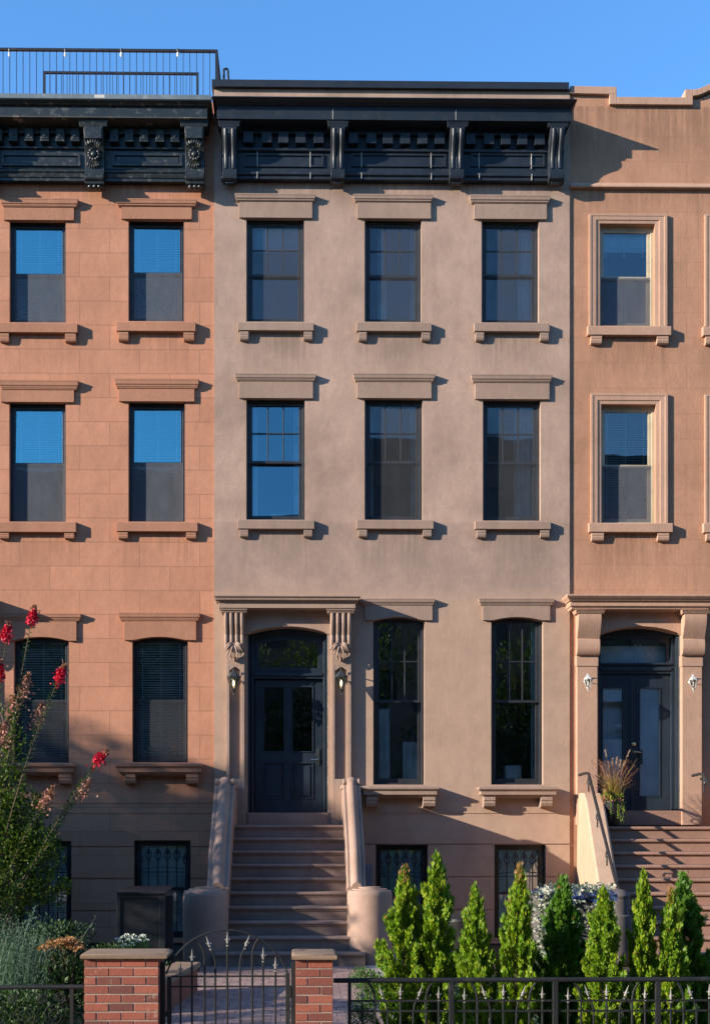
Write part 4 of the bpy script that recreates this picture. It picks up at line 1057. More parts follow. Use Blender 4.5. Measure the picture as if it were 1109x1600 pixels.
# handrails of the right stoop
def handrail(a_top,a_bot,label):
    r=thing('stoop_handrail',(a_bot[0],a_bot[1],a_bot[2]-.75),label,'handrail','iron handrails of the right stoop')
    q=MB(); A,B=Vector(a_top),Vector(a_bot)
    q.tube([A+Vector((-.05,.45,0)),A+Vector((0,.2,.02)),A,A.lerp(B,.5),B,B+Vector((0,-.08,-.02)),B+Vector((-.0,-.13,-.06)),B+Vector((0,-.09,-.11)),B+Vector((0,-.04,-.08))],.026,8); q.build('rail',M['iron'],r,smooth=True)
    for t in (0.0,.33,.66,1.0):
        q=MB(); c=A.lerp(B,t); h=.30 if t<1 else .2
        q.tube([c,c-Vector((0,0,h))],.013,6); q.ball(c-Vector((0,0,h*.5)),.028,n=8,k=5); q.ball(c-Vector((0,0,h*.3)),.022,n=8,k=5)
        for sg in (-1,1):
            q.tube([c-Vector((0,sg*.01,.05)),c-Vector((0,sg*.06,.09)),c-Vector((0,sg*.07,.14)),c-Vector((0,sg*.035,.17)),c-Vector((0,sg*.03,.13))],.008,5)
        q.build('baluster',M['iron'],r,smooth=True)
    return r
A=P3(919,1209,.9); B=P3(964,1388,3.05)
handrail((A.x,A.y,A.z),(B.x,B.y,B.z),'black iron handrail on the left wing of the right stoop')
dxr=WX(1100,1.0)-A.x+.12
handrail((A.x+dxr,A.y+.3,A.z-.0),(A.x+dxr+.2,B.y,B.z),'black iron handrail cut off by the right photo edge beside the double doors')

# utility box by stoop
q=MB(); x0,x1,z0,z1=rect(571,583,1351,1388,.45); q.box(x0,x1,-.35,-.1,z0-.3,z1); q.box(x0+.01,x1-.01,-.36,-.34,z0-.28,z1-.03); q.box((x0+x1)/2-.02,(x0+x1)/2+.02,-.12,-.0,0,z0)
tag(q.build('utility_box',M['bluegrey'],bevel=.006),'blue grey metal box on the wall between the stoop and the basement window','box')

# ================================================================== GARDEN
def structure(o): o['kind']='structure'; return o
q=MB(); q.add([(-140,10.5,-.02),(140,10.5,-.02),(140,-160,-.02),(-140,-160,-.02)],[(3,2,1,0)]); q.add([(-140,150,-.03),(140,150,-.03),(140,10.5,-.03),(-140,10.5,-.03)],[(3,2,1,0)]); structure(q.build('ground',M['soil']))
q=MB(); q.box(-1.42,.95,-11.6,-3.0,-.02,.006); structure(q.build('path',M['paver']))
q=MB(); q.box(.955,1.6,-11.6,-1.0,-.02,.010); structure(q.build('side_path',M['concrete']))
q=MB(); q.box(-60,60,-16.5,-11.75,-.1,.0); structure(q.build('pavement',M['concrete']))
q=MB(); q.box(-90,90,-26,-16.5,-.2,-.12); structure(q.build('road',M['asphalt']))

PF=11.26
def pier(pxa,pxb,cpa,cpb,pyt,pys,label,half):
    x0,x1=WX(pxa,PF),WX(pxb,PF); zt=W((pxa+pxb)/2,pys,PF)[1]; d=.40
    r=thing('brick_pier',((x0+x1)/2,-PF+d/2,0),label,'pier','brick gate piers')
    core=MB(); core.box(x0+.006,x1-.006,-PF+.006,-PF+d-.006,0,zt); 
    mor=core.build('mortar',M['mortar'],r)
    b=MB(); ch=.0725; n=int(zt/ch)+1; g=.011; w=x1-x0; nb=3 if not half else 1.5
    bl=w/nb
    for k in range(n):
        z1=zt-k*ch-.004; z0=z1-ch+g
        if z1<0.01: break
        xs=[x0]; off=(bl*.5 if k%2==0 else bl*1.0)
        x=x0+off
        while x<x1-.03: xs.append(x); x+=bl
        xs.append(x1)
        for u,v in zip(xs[:-1],xs[1:]):
            j=lambda: random.uniform(-.002,.002)
            b.box(u+g/2+j() if u>x0 else u,v-g/2+j() if v<x1 else v,-PF+j(),-PF+.095,max(z0,0),z1+j()*.5)
        for yy in (0,1):
            ya=-PF+.105+yy*.15; 
            for sx in (0,1):
                if sx==0: b.box(x0+random.uniform(-.001,.002),x0+.05,ya,ya+.14,max(z0,0),z1)
                else: b.box(x1-.05,x1+random.uniform(-.002,.001),ya,ya+.14,max(z0,0),z1)
    b.build('brickwork',M['brick'],r,bevel=.003)
    c=MB(); c0,c1=WX(cpa,PF+.03),WX(cpb,PF+.03); zc1=W((cpa+cpb)/2,pyt,PF+.03)[1]
    h=zc1-zt; e=.035
    prof=[(e*.1,0),(e,h*.12),(e*1.1,h*.35),(e*1.05,h*.7),(e*.7,h*.93),(e*.2,h)]
    vs=[];fs=[]
    for u,hz in prof:
        a0=x0-(x0-c0)*u/e; a1=x1+(c1-x1)*u/e
        vs+=[(a0,-PF-u,zt+hz),(a1,-PF-u,zt+hz),(a1,-PF+d+u,zt+hz),(a0,-PF+d+u,zt+hz)]
    for k in range(len(prof)-1):
        for j in range(4): fs.append((4*k+j,4*k+(j+1)%4,4*k+4+(j+1)%4,4*k+4+j))
    fs.append((3,2,1,0)); m_=4*len(prof)-4; fs.append((m_,m_+1,m_+2,m_+3))
    c.add(vs,fs); c.build('cap',M['cap'],r,smooth=True,angle=50)
    return r
pier(132,248,126,260,1490.5,1498.5,'wide red brick pier left of the garden gate, brown cap',False)
pier(462,520,456,526,1491,1500,'narrow red brick pier right of the garden gate, tan cap',True)

def finial(mb,mt,c,d=(0,0,1),s=1.0):
    d=Vector(d).normalized(); c=Vector(c)
    mb.tube([c,c+d*.03*s,c+d*.05*s,c+d*.10*s],[.008*s,.011*s,.006*s,.001],6,mt)
    for k in range(2):
        sd=Vector((1,0,0)) if k==0 else Vector((0,1,0))
        mb.tube([c+d*.035*s-sd*.022*s,c+d*.022*s,c+d*.035*s+sd*.022*s],.005*s,5,mt)
    mb.ball(c-d*.02*s,.011*s,n=6,k=4,m=mt)
YF=-PF+.14     # fence plane
def picket(par,x,zb_,kind,zt,mat='fence',y=YF):
    """kind: s straight spear, l spear leaning left, r leaning right, c cane bent right, d cane bent left"""
    q=MB(); rr=.0085; vz=Vector((0,0,1))
    if kind=='s': q.tube([(x,y,zb_),(x,y,zt-.09)],rr,6); finial(q,1,(x,y,zt-.09))
    elif kind in 'lr':
        sg=-1 if kind=='l' else 1
        q.tube([(x,y,zb_),(x,y,zt-.22),(x+sg*.012,y,zt-.16),(x+sg*.045,y,zt-.09)],rr,6); finial(q,1,(x+sg*.045,y,zt-.09),(sg*.35,0,1))
    else:
        sg=1 if kind=='c' else -1
        q.tube([(x,y,zb_),(x,y,zt-.14),(x+sg*.008,y,zt-.08),(x+sg*.03,y,zt-.03),(x+sg*.055,y,zt)],rr*1.1,6)
    return q.build('picket',[M[mat],M['tip']],par,smooth=True)
pz=lambda py,px=560,p=PF-.14: W(px,py,p)[1]
pxx=lambda px,p=PF-.14: WX(px,p,1550)
# gate
G=thing('garden_gate',(pxx(357),YF,0.05),'black iron garden gate with arched top and spear pickets between the brick piers','gate')
q=MB(); x0,x1=pxx(265),pxx(449.5)
pts=[]
a=arc_pts(pxx(260),pxx(450),pz(1522,357),pz(1453,357),24)
q.tube([(u,YF,v) for u,v in a],.0075,6); q.build('arch_rail',M['fence'],G,smooth=True)
q=MB(); q.box(x0-.018,x0+.018,YF-.018,YF+.018,.06,pz(1526,265)); q.box(x1-.018,x1+.018,YF-.018,YF+.018,.06,pz(1521,450)); 
for y in (1525,1541): q.box(x0+.018,x1-.018,YF-.007,YF+.007,pz(y+1.3),pz(y-1.3))
q.box(x0+.018,x1-.018,YF-.012,YF+.012,.08,.11); q.box(x1-.018,x1+.04,YF-.02,YF+.02,pz(1558),pz(1540)); q.build('frame',M['fence'],G,bevel=.003)
for cx,kind,ty in ((118,'s',1503),(167,'s',1484.5),(222,'d',1472),(268,'l',1463),(320,'s',1457),(375,'r',1462),(428,'c',1467),(475,'s',1482),(528,'s',1497)):
    picket(G,pxx(240+cx/2.7725),.1,kind,pz(ty,357))
for nm,pxa,pyt,lab in (('gate_post',254.5,1503,'black square gate post against the wide brick pier'),('gate_post',458.5,1503,'black square gate post against the narrow brick pier')):
    q=MB(); x=pxx(pxa); q.box(x-.02,x+.02,YF-.02,YF+.02,0,pz(pyt)); tag(q.build(nm,M['fence'],bevel=.003),lab,'post','posts holding the garden gate')
# right fence
Fr=thing('iron_fence',(pxx(800),YF,0),'black iron fence with bent spear pickets in front of the thuja row','fence','iron garden fences')
xA,xB=pxx(521),pxx(1190)
q=MB(); q.tube([(xA,YF,pz(1532,560)),(xB,YF,pz(1529.4,1109)-.003)],.021,10); q.build('top_rail',M['fence'],Fr,smooth=True)
for y in (1564,1580):
    q=MB(); q.box(pxx(546),xB,YF-.008,YF+.008,pz(y+1.4),pz(y-1.4)); q.build('cross_rail',M['fence'],Fr)
q=MB(); q.box(pxx(546),xB,YF-.012,YF+.012,.08,.11); q.build('cross_rail',M['fence'],Fr)
posts=[546,705,867,1027,1188]
for i,pp in enumerate(posts):
    q=MB(); w=.022 if i else .014; x=pxx(pp); q.box(x-w,x+w,YF-.018,YF+.018,0,pz(1533,pp)); q.build('post',M['fence'],Fr,bevel=.003)
pat=[('s',1545),('d',1536),('l',1539),('s',1539),('r',1540),('c',1536),('s',1543)]
for a,b in zip(posts[:-1],posts[1:]):
    for k,(kd,ty) in enumerate(pat):
        picket(Fr,pxx(a+(b-a)*(k+1)/8.0),.1,kd,pz(ty,a))
# left fence with scrolls
Fl=thing('iron_fence',(pxx(40),YF,0),'short black iron fence with wire scrolls left of the wide brick pier','fence','iron garden fences')
q=MB(); q.tube([(pxx(-160),YF,pz(1543,60)),(pxx(132),YF,pz(1542,60))],.019,10); q.build('top_rail',M['fence'],Fl,smooth=True)
for pp in (112.5,-50):
    q=MB(); x=pxx(pp); q.box(x-.014,x+.014,YF-.014,YF+.014,0,pz(1545,60)); q.build('post',M['fence'],Fl)
def scroll(cx,cz,r,sg):
    q=MB(); pth=[]
    for k in range(40):
        t=k/39; an=t*4.2*pi; rr=r*(1-.8*t); pth.append((pxx(0)*0+cx+sg*cos(an)*rr,YF,cz+sin(an)*rr))
    q.tube(pth,.0042,5); return q.build('scroll',M['fence'],Fl,smooth=True)
for cx,cy,r,sg in ((85,1587,.10,1),(40,1590,.10,-1),(95,1560,.05,-1),(65,1562,.045,1),(20,1562,.045,1),(-5,1588,.1,1)): scroll(pxx(cx),pz(cy,60),r,sg)
# planter wall by path
q=MB(); A=P3(314,1503,6.2); B=P3(258,1532,8.0)
def slab(q,A,B,w,z0,z1,m=0):
    d=Vector((B.x-A.x,B.y-A.y,0)).normalized(); n=Vector((-d.y,d.x,0))
    if n.x>0: n=-n
    p0,p1,p2,p3=A,B,B+n*w,A+n*w
    q.prism_z([(p0.x,p0.y),(p1.x,p1.y),(p2.x,p2.y),(p3.x,p3.y)],z0,z1,m)
PW=thing('planter_wall',(A.x,A.y,0),'low brick planter wall with stone cap beside the gate path','wall')
zt=(A.z+B.z)/2
bw=MB(); slab(bw,A+Vector((-.04,0,0)),B+Vector((-.04,0,0)),.22,0,zt-.07); bw.build('brickwork',M['brick'],PW)
cp=MB(); slab(cp,A,B,.32,zt-.07,zt); cp.build('cap',M['cap'],PW,bevel=.012)

# dark metal bin store at left
BS=thing('bin_store',(-2.75,-4.2,0),'black metal bin store with framed side panels and sloping lid, left of the stoop','bin store')
pb=4.4
x0=WX(183,pb,1440); x1=WX(258,pb,1440); z1=W(220,1397,pb)[1]; z1b=W(220,1386,pb)[1]
xe=x1+.62
q=MB(); q.box(x0+.03,x1-.03,-pb+.02,-pb+.9,0.05,z1-.05)
t=.05
for r in ((x0,x0+t,0,z1),(x1-t*1.6,x1,0,z1),): q.box(r[0],r[1],-pb,-pb+.06,r[2],r[3])
q.box(x0+t,x1-t*1.6,-pb+.003,-pb+.06,z1-.06,z1-.002); q.box(x0+t,x1-t*1.6,-pb+.003,-pb+.06,0.02,.1)
q.box(x1-.03,x1+.0,-pb+.0601,-pb+.9,0,z1)
q.build('body',M['binmetal'],BS,bevel=.006)
q=MB(); q.prism_x([(-pb-.03,z1+.004),(-pb+.95,z1+.035),(-pb+.95,z1+.065),(-pb-.03,z1+.034)],x0-.005,x1+.01); q.build('lid',M['binmetal'],BS,bevel=.006)
q=MB(); q.box(x1+.002,x1+.10,-pb+.12,-pb+.16,0,z1-.03); q.box(x1+.0025,x1+.004,-pb+.2,-pb+.88,.1,z1-.1); q.build('hinge_panel',M['binmetal'],BS)

# wheelie bin half hidden behind the thujas
WB=thing('rubbish_bin',(WX(722,4,1440),-4.0,0),'black bin standing in shade behind the second and third thuja','bin')
xc=WX(722,4,1440); zt=W(722,1428,4)[1]
q=MB(); q.lathe([(.17,0),(.2,.05),(.24,zt-.12),(.25,zt-.1)],(xc,-4,0),20); q.build('body',M['pot'],WB,smooth=True)
q=MB(); q.lathe([(.26,zt-.1),(.26,zt-.06),(.2,zt-.01),(.08,zt+.02),(0,zt+.025)],(xc,-4,0),20); q.build('lid',M['pot'],WB,smooth=True)

# tarp covered frame with ivy at right
pt=5.2; x0=WX(846,pt,1430); x1=WX(958,pt,1430); z1=W(900,1398,pt)[1]
q=MB(); q.box(x0,x1,-pt,-pt+.7,0,z1-.02); tag(q.build('storage_box',M['streak'],bevel=.02),'dark garden box behind the thujas, below a blue tarp and ivy','box')
q=MB(); n=14;k=8; vs=[];fs=[]
for j in range(k+1):
    for i in range(n+1):
        u=i/n;v=j/k
        ed=min(u,1-u,.0+v if v<.5 else 1); 
        zz2=z1+.03+.035*sin(u*14+v*5)+.025*sin(v*17-u*6)+random.uniform(-.012,.012)
        yy=-pt-.05+.8*v
        if v<.2: zz2-= .12*(1-v/.2)+random.uniform(0,.03); yy=-pt-.04
        vs.append((x0-.04+(x1-x0+.08)*u,yy,zz2))
for j in range(k):
    for i in range(n): fs.append((j*(n+1)+i,j*(n+1)+i+1,(j+1)*(n+1)+i+1,(j+1)*(n+1)+i))
q.add(vs,fs); tag(q.build('tarp',M['tarp']),'crumpled blue and silver tarp on the garden box behind the thujas','tarp')
q=MB()
for i in range(1500):
    s=random.random()
    if s<.6: c=Vector((x0+random.gauss(.05,.10),-pt-random.uniform(.0,.14),random.uniform(.1,z1+.06)))
    elif s<.85: c=Vector((random.uniform(x0,x1),-pt-.1+random.uniform(-.05,.5),z1+.07+random.uniform(-.04,.06)))
    else: c=Vector((random.uniform(x0,x1),-pt-.08+random.uniform(-.05,.05),z1-random.uniform(.05,.5)))
    q.leaf(c,(random.uniform(-1,1),random.uniform(-1,.2),random.uniform(-1,.4)),(random.uniform(-.5,.5),-1,.5),random.uniform(.04,.075),random.uniform(.03,.055))
tag(q.build('ivy',M['ivy']),'pale variegated ivy climbing over the tarp covered box','ivy')

# thujas
def thuja_mesh(seed,brown=False,dark=False):
    random.seed(seed); q=MB(); R=.21
    def env(h): return (.78+.22*min(1,h/.22))*(1 if h<.42 else max(0,(1-h)/.58)**.80)
    def spray(c,dr,L,mt):
        sd=dr.cross(Vector((random.uniform(-1,1),random.uniform(-1,1),random.uniform(-.3,.3)))).normalized()
        vs=[];fs=[]
        for k in range(-2,3):
            d2=(dr+sd*k*.46).normalized(); l2=L*(1-.16*abs(k)); wv=d2.cross(sd.cross(dr)).normalized()*.0028
            b=c+sd*k*.002; base=len(vs)
            vs+=[b-wv*.5,b+wv*.5,b+d2*l2*.6+wv,b+d2*l2,b+d2*l2*.6-wv]; fs.append(tuple(base+t for t in range(5)))
        q.add(vs,fs,mt)
    NP=118
    for i in range(NP):
        h=(i+random.random())/NP*.97; an=i*2.39996+random.uniform(-.4,.4)
        Rr=R*env(min(1,h+.03))*random.choice((.6,.78,.92,1.0,1.12,1.28))*(.9+.2*random.random())
        out=Vector((cos(an),sin(an),0)); lenz=random.uniform(.10,.20)*(1-h*.45)
        a=Vector((0,0,max(0,h-.10))); e=out*Rr+Vector((0,0,min(h+lenz*.55,1.0))); m=a.lerp(e,.55)+out*Rr*.18-Vector((0,0,.02))
        n=int(30+80*env(h)); tone=random.random()
        for k in range(n):
            t=.42+.58*(k/n)**.8
            c=a*(1-t)**2+m*2*t*(1-t)+e*t*t+Vector((random.gauss(0,1),random.gauss(0,1),random.gauss(0,1)))*.011
            dr=((e-m).normalized()*.9+out*random.uniform(-.1,.5)+Vector((random.uniform(-.5,.5),random.uniform(-.5,.5),random.uniform(.1,.9)))).normalized()
            mt=1 if ((brown and h>.9 and random.random()<.5) or random.random()<.012) else 0
            spray(c,dr,random.uniform(.020,.042),mt)
    # shaded inner twigs keep the crown from being see-through
    for i in range(420):
        h=random.random()*.9; an=random.uniform(0,2*pi); rr=R*env(h)*random.uniform(.05,.5)
        spray(Vector((cos(an)*rr,sin(an)*rr,h)),Vector((cos(an),sin(an),random.uniform(.3,1.2))).normalized(),.06,0)
    for k in range(8):
        b=Vector((random.gauss(0,.008),random.gauss(0,.008),.9)); e=b+Vector((random.gauss(0,.016),random.gauss(0,.016),random.uniform(.05,.115)))
        for t in range(9):
            c=b.lerp(e,t/8); q.leaf(c,(random.gauss(0,.5),random.gauss(0,.5),1),(random.uniform(-1,1),random.uniform(-1,1),0),.026,.010,1 if (brown or k<3) else 0)
    return q
def trunk_mesh():
    q=MB(); q.tube([(0,0,0),(.003,.002,.4),(0,0,.93)],[.02,.013,.003],7)
    for k in range(40):
        h=.08+.8*k/40; a=k*2.4; r=.14*(1-h)
        q.tube([(0,0,h),(cos(a)*r,sin(a)*r,h+r*.9)],[.005,.002],4)
    return q
thj={}
def thuja(px,pyt,wpx,p,label,var):
    bx=WX(px,p,1450); zt=W(px,pyt,p)[1]; s=zt; wd=wpx*(D-p)/F
    sxy=wd/.425
    if var not in thj:
        r=thing('thuja_tree',(bx,-p,0),label,'thuja','thuja trees behind the fence'); 
        lm=[M['thuja_shade'] if var==2 else M['thuja'],M['thuja_br']]
        OFF[r.name]=Vector((0,0,0))
        thuja_mesh(10+var,var==1).build('foliage',lm,r); trunk_mesh().build('trunk',M['bark'],r); thj[var]=r
        r.scale=(sxy,sxy,s); r.rotation_euler=(radians(-1.5),radians(1.2),0); return r
    r=copy_tree(thj[var],(bx,-p,0),label,random.uniform(0,6.28),(sxy*random.uniform(.9,1.1),sxy*random.uniform(.9,1.15),s)); r.rotation_euler.x=radians(random.uniform(-2.5,2.5)); r.rotation_euler.y=radians(random.uniform(-2.5,2.5)); return r
for a in ((628,1358,78,10.0,'thuja with a browned tip nearest the stoop, widest at its foot',1),
          (677,1338,76,10.05,'tallest thuja, second from the stoop, with dry brown leading shoots',0),
          (740,1388,72,10.4,'short slim thuja between the two basement windows',0),
          (803,1356,68,10.45,'upright thuja in front of the basement window nearest the right house',1),
          (875,1374,84,10.05,'dark dense thuja in front of the ivy and tarp',2),
          (938,1390,70,10.5,'shorter thuja under the newel of the right stoop',0),
          (1002,1364,60,10.5,'slim bright thuja in front of the right stoop steps, left of a pair',0),
          (1040,1393,58,10.6,'low thuja with an orange brown tip touching its taller neighbour',1),
          (1074,1369,78,10.2,'tall dark thuja nearest the right edge of the photo',2)):
    thuja(*a)
for ch in [c for c in bpy.data.objects if c.name.startswith('foliage')]: pass

# ---------------- shrubs helpers
def leafblob(q,c,rad,n,L,wd,m=0,up=.3,sd=None):
    c=Vector(c)
    for i in range(n):
        v=Vector((random.gauss(0,1),random.gauss(0,1),random.gauss(0,1))).normalized()
        r=random.random()**.4
        pos=c+Vector((v.x*rad[0],v.y*rad[1],v.z*rad[2]))*r
        d=v*.6+Vector((random.uniform(-.6,.6),random.uniform(-.6,.6),random.uniform(-.3,.6)+up))
        q.leaf(pos,d,(random.uniform(-1,1),random.uniform(-1,1),1.0),L*random.uniform(.6,1.3),wd*random.uniform(.7,1.3),m)
random.seed(21)
# crape myrtle
pm_=9.0
CM=thing('crape_myrtle',tuple(P3(-40,1500,pm_).xy)+(0,),'crape myrtle with crimson flower heads on arching shoots, left edge of the photo','shrub')
stems=MB(); lv=MB()
base=P3(-45,1500,pm_); base.z=0
tips=[((52,960),'b'),((12,985),'b'),((0,1045),'b'),((97,1050),'b'),((160,1182),'b'),((130,1235),'p'),((40,1075),'p'),((72,1250),'p'),((60,1120),'p'),((-15,1010),'b'),((20,1110),'p'),((5,1150),'p'),((95,1300),'n'),((100,1345),'n')]
flow=[]
for (tx,ty),kd in tips:
    e=P3(tx,ty,pm_+random.uniform(-.35,.35)); b=base+Vector((random.uniform(-.15,.15),random.uniform(-.15,.15),0))
    mid=b.lerp(e,.55)+Vector((-.22 if tx>60 else -.1,random.uniform(-.1,.1),.18))
    pts=[]
    for k in range(13):
        t=k/12; pts.append(b*(1-t)**2+mid*2*t*(1-t)+e*t*t)
    stems.tube(pts,[.010*(1-t/14)+.0015 for t in range(13)],6)
    for k in range(130):
        t=.12+.85*k/130; i=min(11,int(t*12)); c=pts[i].lerp(pts[i+1],t*12-i); dirv=(pts[i+1]-pts[i]).normalized()
        sdv=dirv.cross(Vector((0,1,0))).normalized()*(1 if k%2 else -1)
        lv.leaf(c,sdv*.9+dirv*.5+Vector((0,random.uniform(-.6,.6),.1)),Vector((0,-.4,1)),random.uniform(.045,.075)*(1.2-.5*t),random.uniform(.024,.036))
    flow.append((e,pts[-1]-pts[-3],kd))
# bushy lower body
for c,rd,n in (((-12,1290),(52,60),1300),((25,1320),(66,45),1700),((-10,1375),(80,55),1300),((60,1335),(42,32),700),((75,1390),(38,28),450),((10,1400),(70,35),800),((4,1165),(36,66),750),((-8,1240),(52,55),900),((42,1268),(38,36),520)):
    cc=P3(c[0],c[1],pm_-.1); s=(D-pm_)/F
    leafblob(lv,cc,(rd[0]*s,rd[0]*s*.8,rd[1]*s),n,.05,.026)
stems.build('stems',M['bark'],CM,smooth=True); lv.build('leaves',M['myrtle'],CM)
for e,dv,kd in flow:
    if kd=='n': continue
    q=MB(); dv=dv.normalized(); n=420 if kd=='b' else 200; L=.17 if kd=='b' else .24
    for sp in range(7):
        o_=Vector((random.gauss(0,1),random.gauss(0,1),random.gauss(0,1)))*(.03 if kd=='b' else .05); c0=e+dv*(sp/7*L-.09); q.tube([c0,c0+dv*.02+o_*.6,c0+dv*.03+o_],.003,4,1)
    q.tube([e-dv*.10,e+dv*(L-.09)],.005,5,1)
    for i in range(n):
        t=random.random(); c=e+dv*(t*L-.09)+Vector((random.gauss(0,1),random.gauss(0,1),random.gauss(0,1)))*(.028 if kd=='b' else .045)*(1.15-t)
        mt=0 if (kd=='b' and t<.72) else 1
        q.leaf(c,(random.uniform(-1,1),random.uniform(-1,1),random.uniform(-.5,1)),(random.uniform(-1,1),-1,random.uniform(-1,1)),random.uniform(.018,.034),random.uniform(.018,.03),mt)
    q.build('flower_head',[M['bloom'],M['bud']],CM)

# blue-green feathery shrub at left
pS=9.8; random.seed(5)
q=MB()
for i in range(420):
    bx=WX(random.gauss(25,32),pS,1540); b=Vector((bx,-pS+random.uniform(-.35,.35),random.uniform(0,.4)))
    lean=random.gauss(.12,.25); h=random.uniform(.5,1.0)
    e=Vector((b.x+lean*h*.8,b.y+random.uniform(-.2,.2),min(b.z+h,1.22)))
    m=b.lerp(e,.5)+Vector((-.02,0,.05)); q.blade([b,b.lerp(m,.5),m,m.lerp(e,.5),e],.007)
    for k in range(12):
        t=random.uniform(.3,1); c=b.lerp(e,t); q.leaf(c,(random.uniform(-1,1),random.uniform(-1,1),.7),(0,-1,.4),random.uniform(.02,.045),.007)
for px,py in ((38,1440),(4,1438),(28,1450),(55,1418),(48,1428),(12,1462),(60,1460)):
    e=P3(px,py,pS); b=e+Vector((-.15,0,-.5)); q.blade([b,b.lerp(e,.5)+Vector((-.01,0,.03)),e],.008)
    for k in range(26):
        t=random.uniform(.35,1); q.leaf(b.lerp(e,t),(random.uniform(-1,1),random.uniform(-1,1),.8),(0,-1,.4),.03,.009)
tag(q.build('sage_shrub',M['sage']),'feathery blue green shrub with upright spikes at lower left corner','shrub')
# sedum
q=MB(); cS=P3(104,1478,9.9)
S=thing('sedum_plant',(cS.x,cS.y,0),'rounded sedum with orange brown flower heads beside the wide brick pier','plant')
st=MB(); rn=MB()
for px,py in ((80,1478),(95,1474),(104,1472),(112,1480),(120,1484),(72,1484),(100,1482),(116,1476)):
    e=P3(px,py-2,9.95+random.uniform(-.1,.1)); st.tube([(cS.x+random.uniform(-.05,.05),cS.y,.0),(e.x,e.y,e.z-.02)],.006,5)
    hd=MB()
    for k in range(90): hd.leaf(e+Vector((random.gauss(0,.036),random.gauss(0,.036),random.gauss(0,.014))),(random.uniform(-1,1),random.uniform(-1,1),.8),(0,-.5,1),.024,.024)
    hd.build('flower_head',M['sedum'],S)
leafblob(rn,(cS.x+.0,cS.y,.58),(.26,.22,.34),700,.055,.032)
st.build('stems',M['bark'],S); rn.build('leaves',M['darkgreen'],S)
# dark shrubs
def shrub(px,py,p,rpx,rpy,n,mat,label,L=.05,wd=.03,name='shrub'):
    c=P3(px,py,p); s=(D-p)/F; q=MB(); leafblob(q,c,(rpx*s,rpx*s*.8,rpy*s),n,L,wd)
    for k in range(7):
        q.tube([(c.x,c.y,0),(c.x+random.uniform(-.5,.5)*rpx*s,c.y+random.uniform(-.3,.3)*rpx*s,c.z)],[.01,.004],4,1)
    return tag(q.build(name,[M[mat],M['bark']]),label,'shrub')
shrub(112,1540,9.7,40,55,1400,'darkgreen','dark leafy shrub beneath the sedum, between left fence and wide pier')
shrub(25,1590,10.4,90,40,1500,'darkgreen','low dark shrub behind the scrollwork of the left fence')
shrub(172,1487,7.5,30,14,420,'darkgreen','small dark shrub behind the wide brick pier cap, below white flowers',.04,.02)
shrub(95,1462,8.2,55,22,500,'darkgreen','dark leafy shrub under the left basement window')
# garlic chives
CH=thing('chives_plant',tuple(P3(206,1490,8.0).xy)+(0,),'clump of white garlic chive flowers above the wide brick pier','plant')
st=MB(); fl=MB()
for px,py in ((184,1469),(188,1473),(193,1466),(198,1463),(199,1471),(205,1468),(209,1464),(213,1470),(221,1465),(224,1464),(229,1471),(195,1478),(207,1477),(218,1472),(190,1480)):
    e=P3(px+random.uniform(-1,1),py,8.0+random.uniform(-.1,.1)); b=Vector((e.x+random.uniform(-.05,.05),e.y,.2)); st.tube([b,b.lerp(e,.6)+Vector((.01,0,0)),e],.0035,4)
    for k in range(34):
        v=Vector((random.gauss(0,1),random.gauss(0,1),abs(random.gauss(0,.8)))).normalized()*.028; fl.leaf(e+v*.8,v,(random.uniform(-1,1),-1,1),.016,.014)
for k in range(140):
    b=P3(206,1490,8.0)+Vector((random.gauss(0,.09),random.gauss(0,.05),0)); b.z=.5; st.blade([b,b+Vector((random.gauss(0,.03),0,.22)),b+Vector((random.gauss(0,.08),0,random.uniform(.25,.38)))],.008)
st.build('stems',M['ground'],CH); fl.build('flowers',M['white_fl'],CH)
# bright green ground cover right of the narrow pier
q=MB(); random.seed(9)
for c in ((567,1530,24,18),(572,1565,20,30),(565,1590,22,30),(585,1545,20,30)):
    cc=P3(c[0],c[1],10.35); s=(D-10.35)/F; leafblob(q,cc,(c[2]*s,c[2]*s,c[3]*s),700,.022,.014)
leafblob(q,P3(570,1620,10.35),(.13,.15,.35),600,.025,.015)
tag(q.build('box_shrub',M['ground']),'bright green small leaved shrub just right of the narrow pier','shrub')
# low ground cover behind fence
q=MB()
for i in range(9000):
    q.leaf((random.uniform(1.0,6.6),random.uniform(-10.9,-5.5),random.uniform(.0,.16)),(random.uniform(-1,1),random.uniform(-1,1),.8),(0,-.3,1),random.uniform(.04,.09),.03)
for i in range(5000):
    q.leaf((random.uniform(-6,-1.6),random.uniform(-10.9,-4.6),random.uniform(.0,.2)),(random.uniform(-1,1),random.uniform(-1,1),.8),(0,-.3,1),random.uniform(.04,.09),.03)
tag(q.build('ground_cover',M['darkgreen']),'dark low ground cover filling the front gardens','ground cover',kind='stuff')

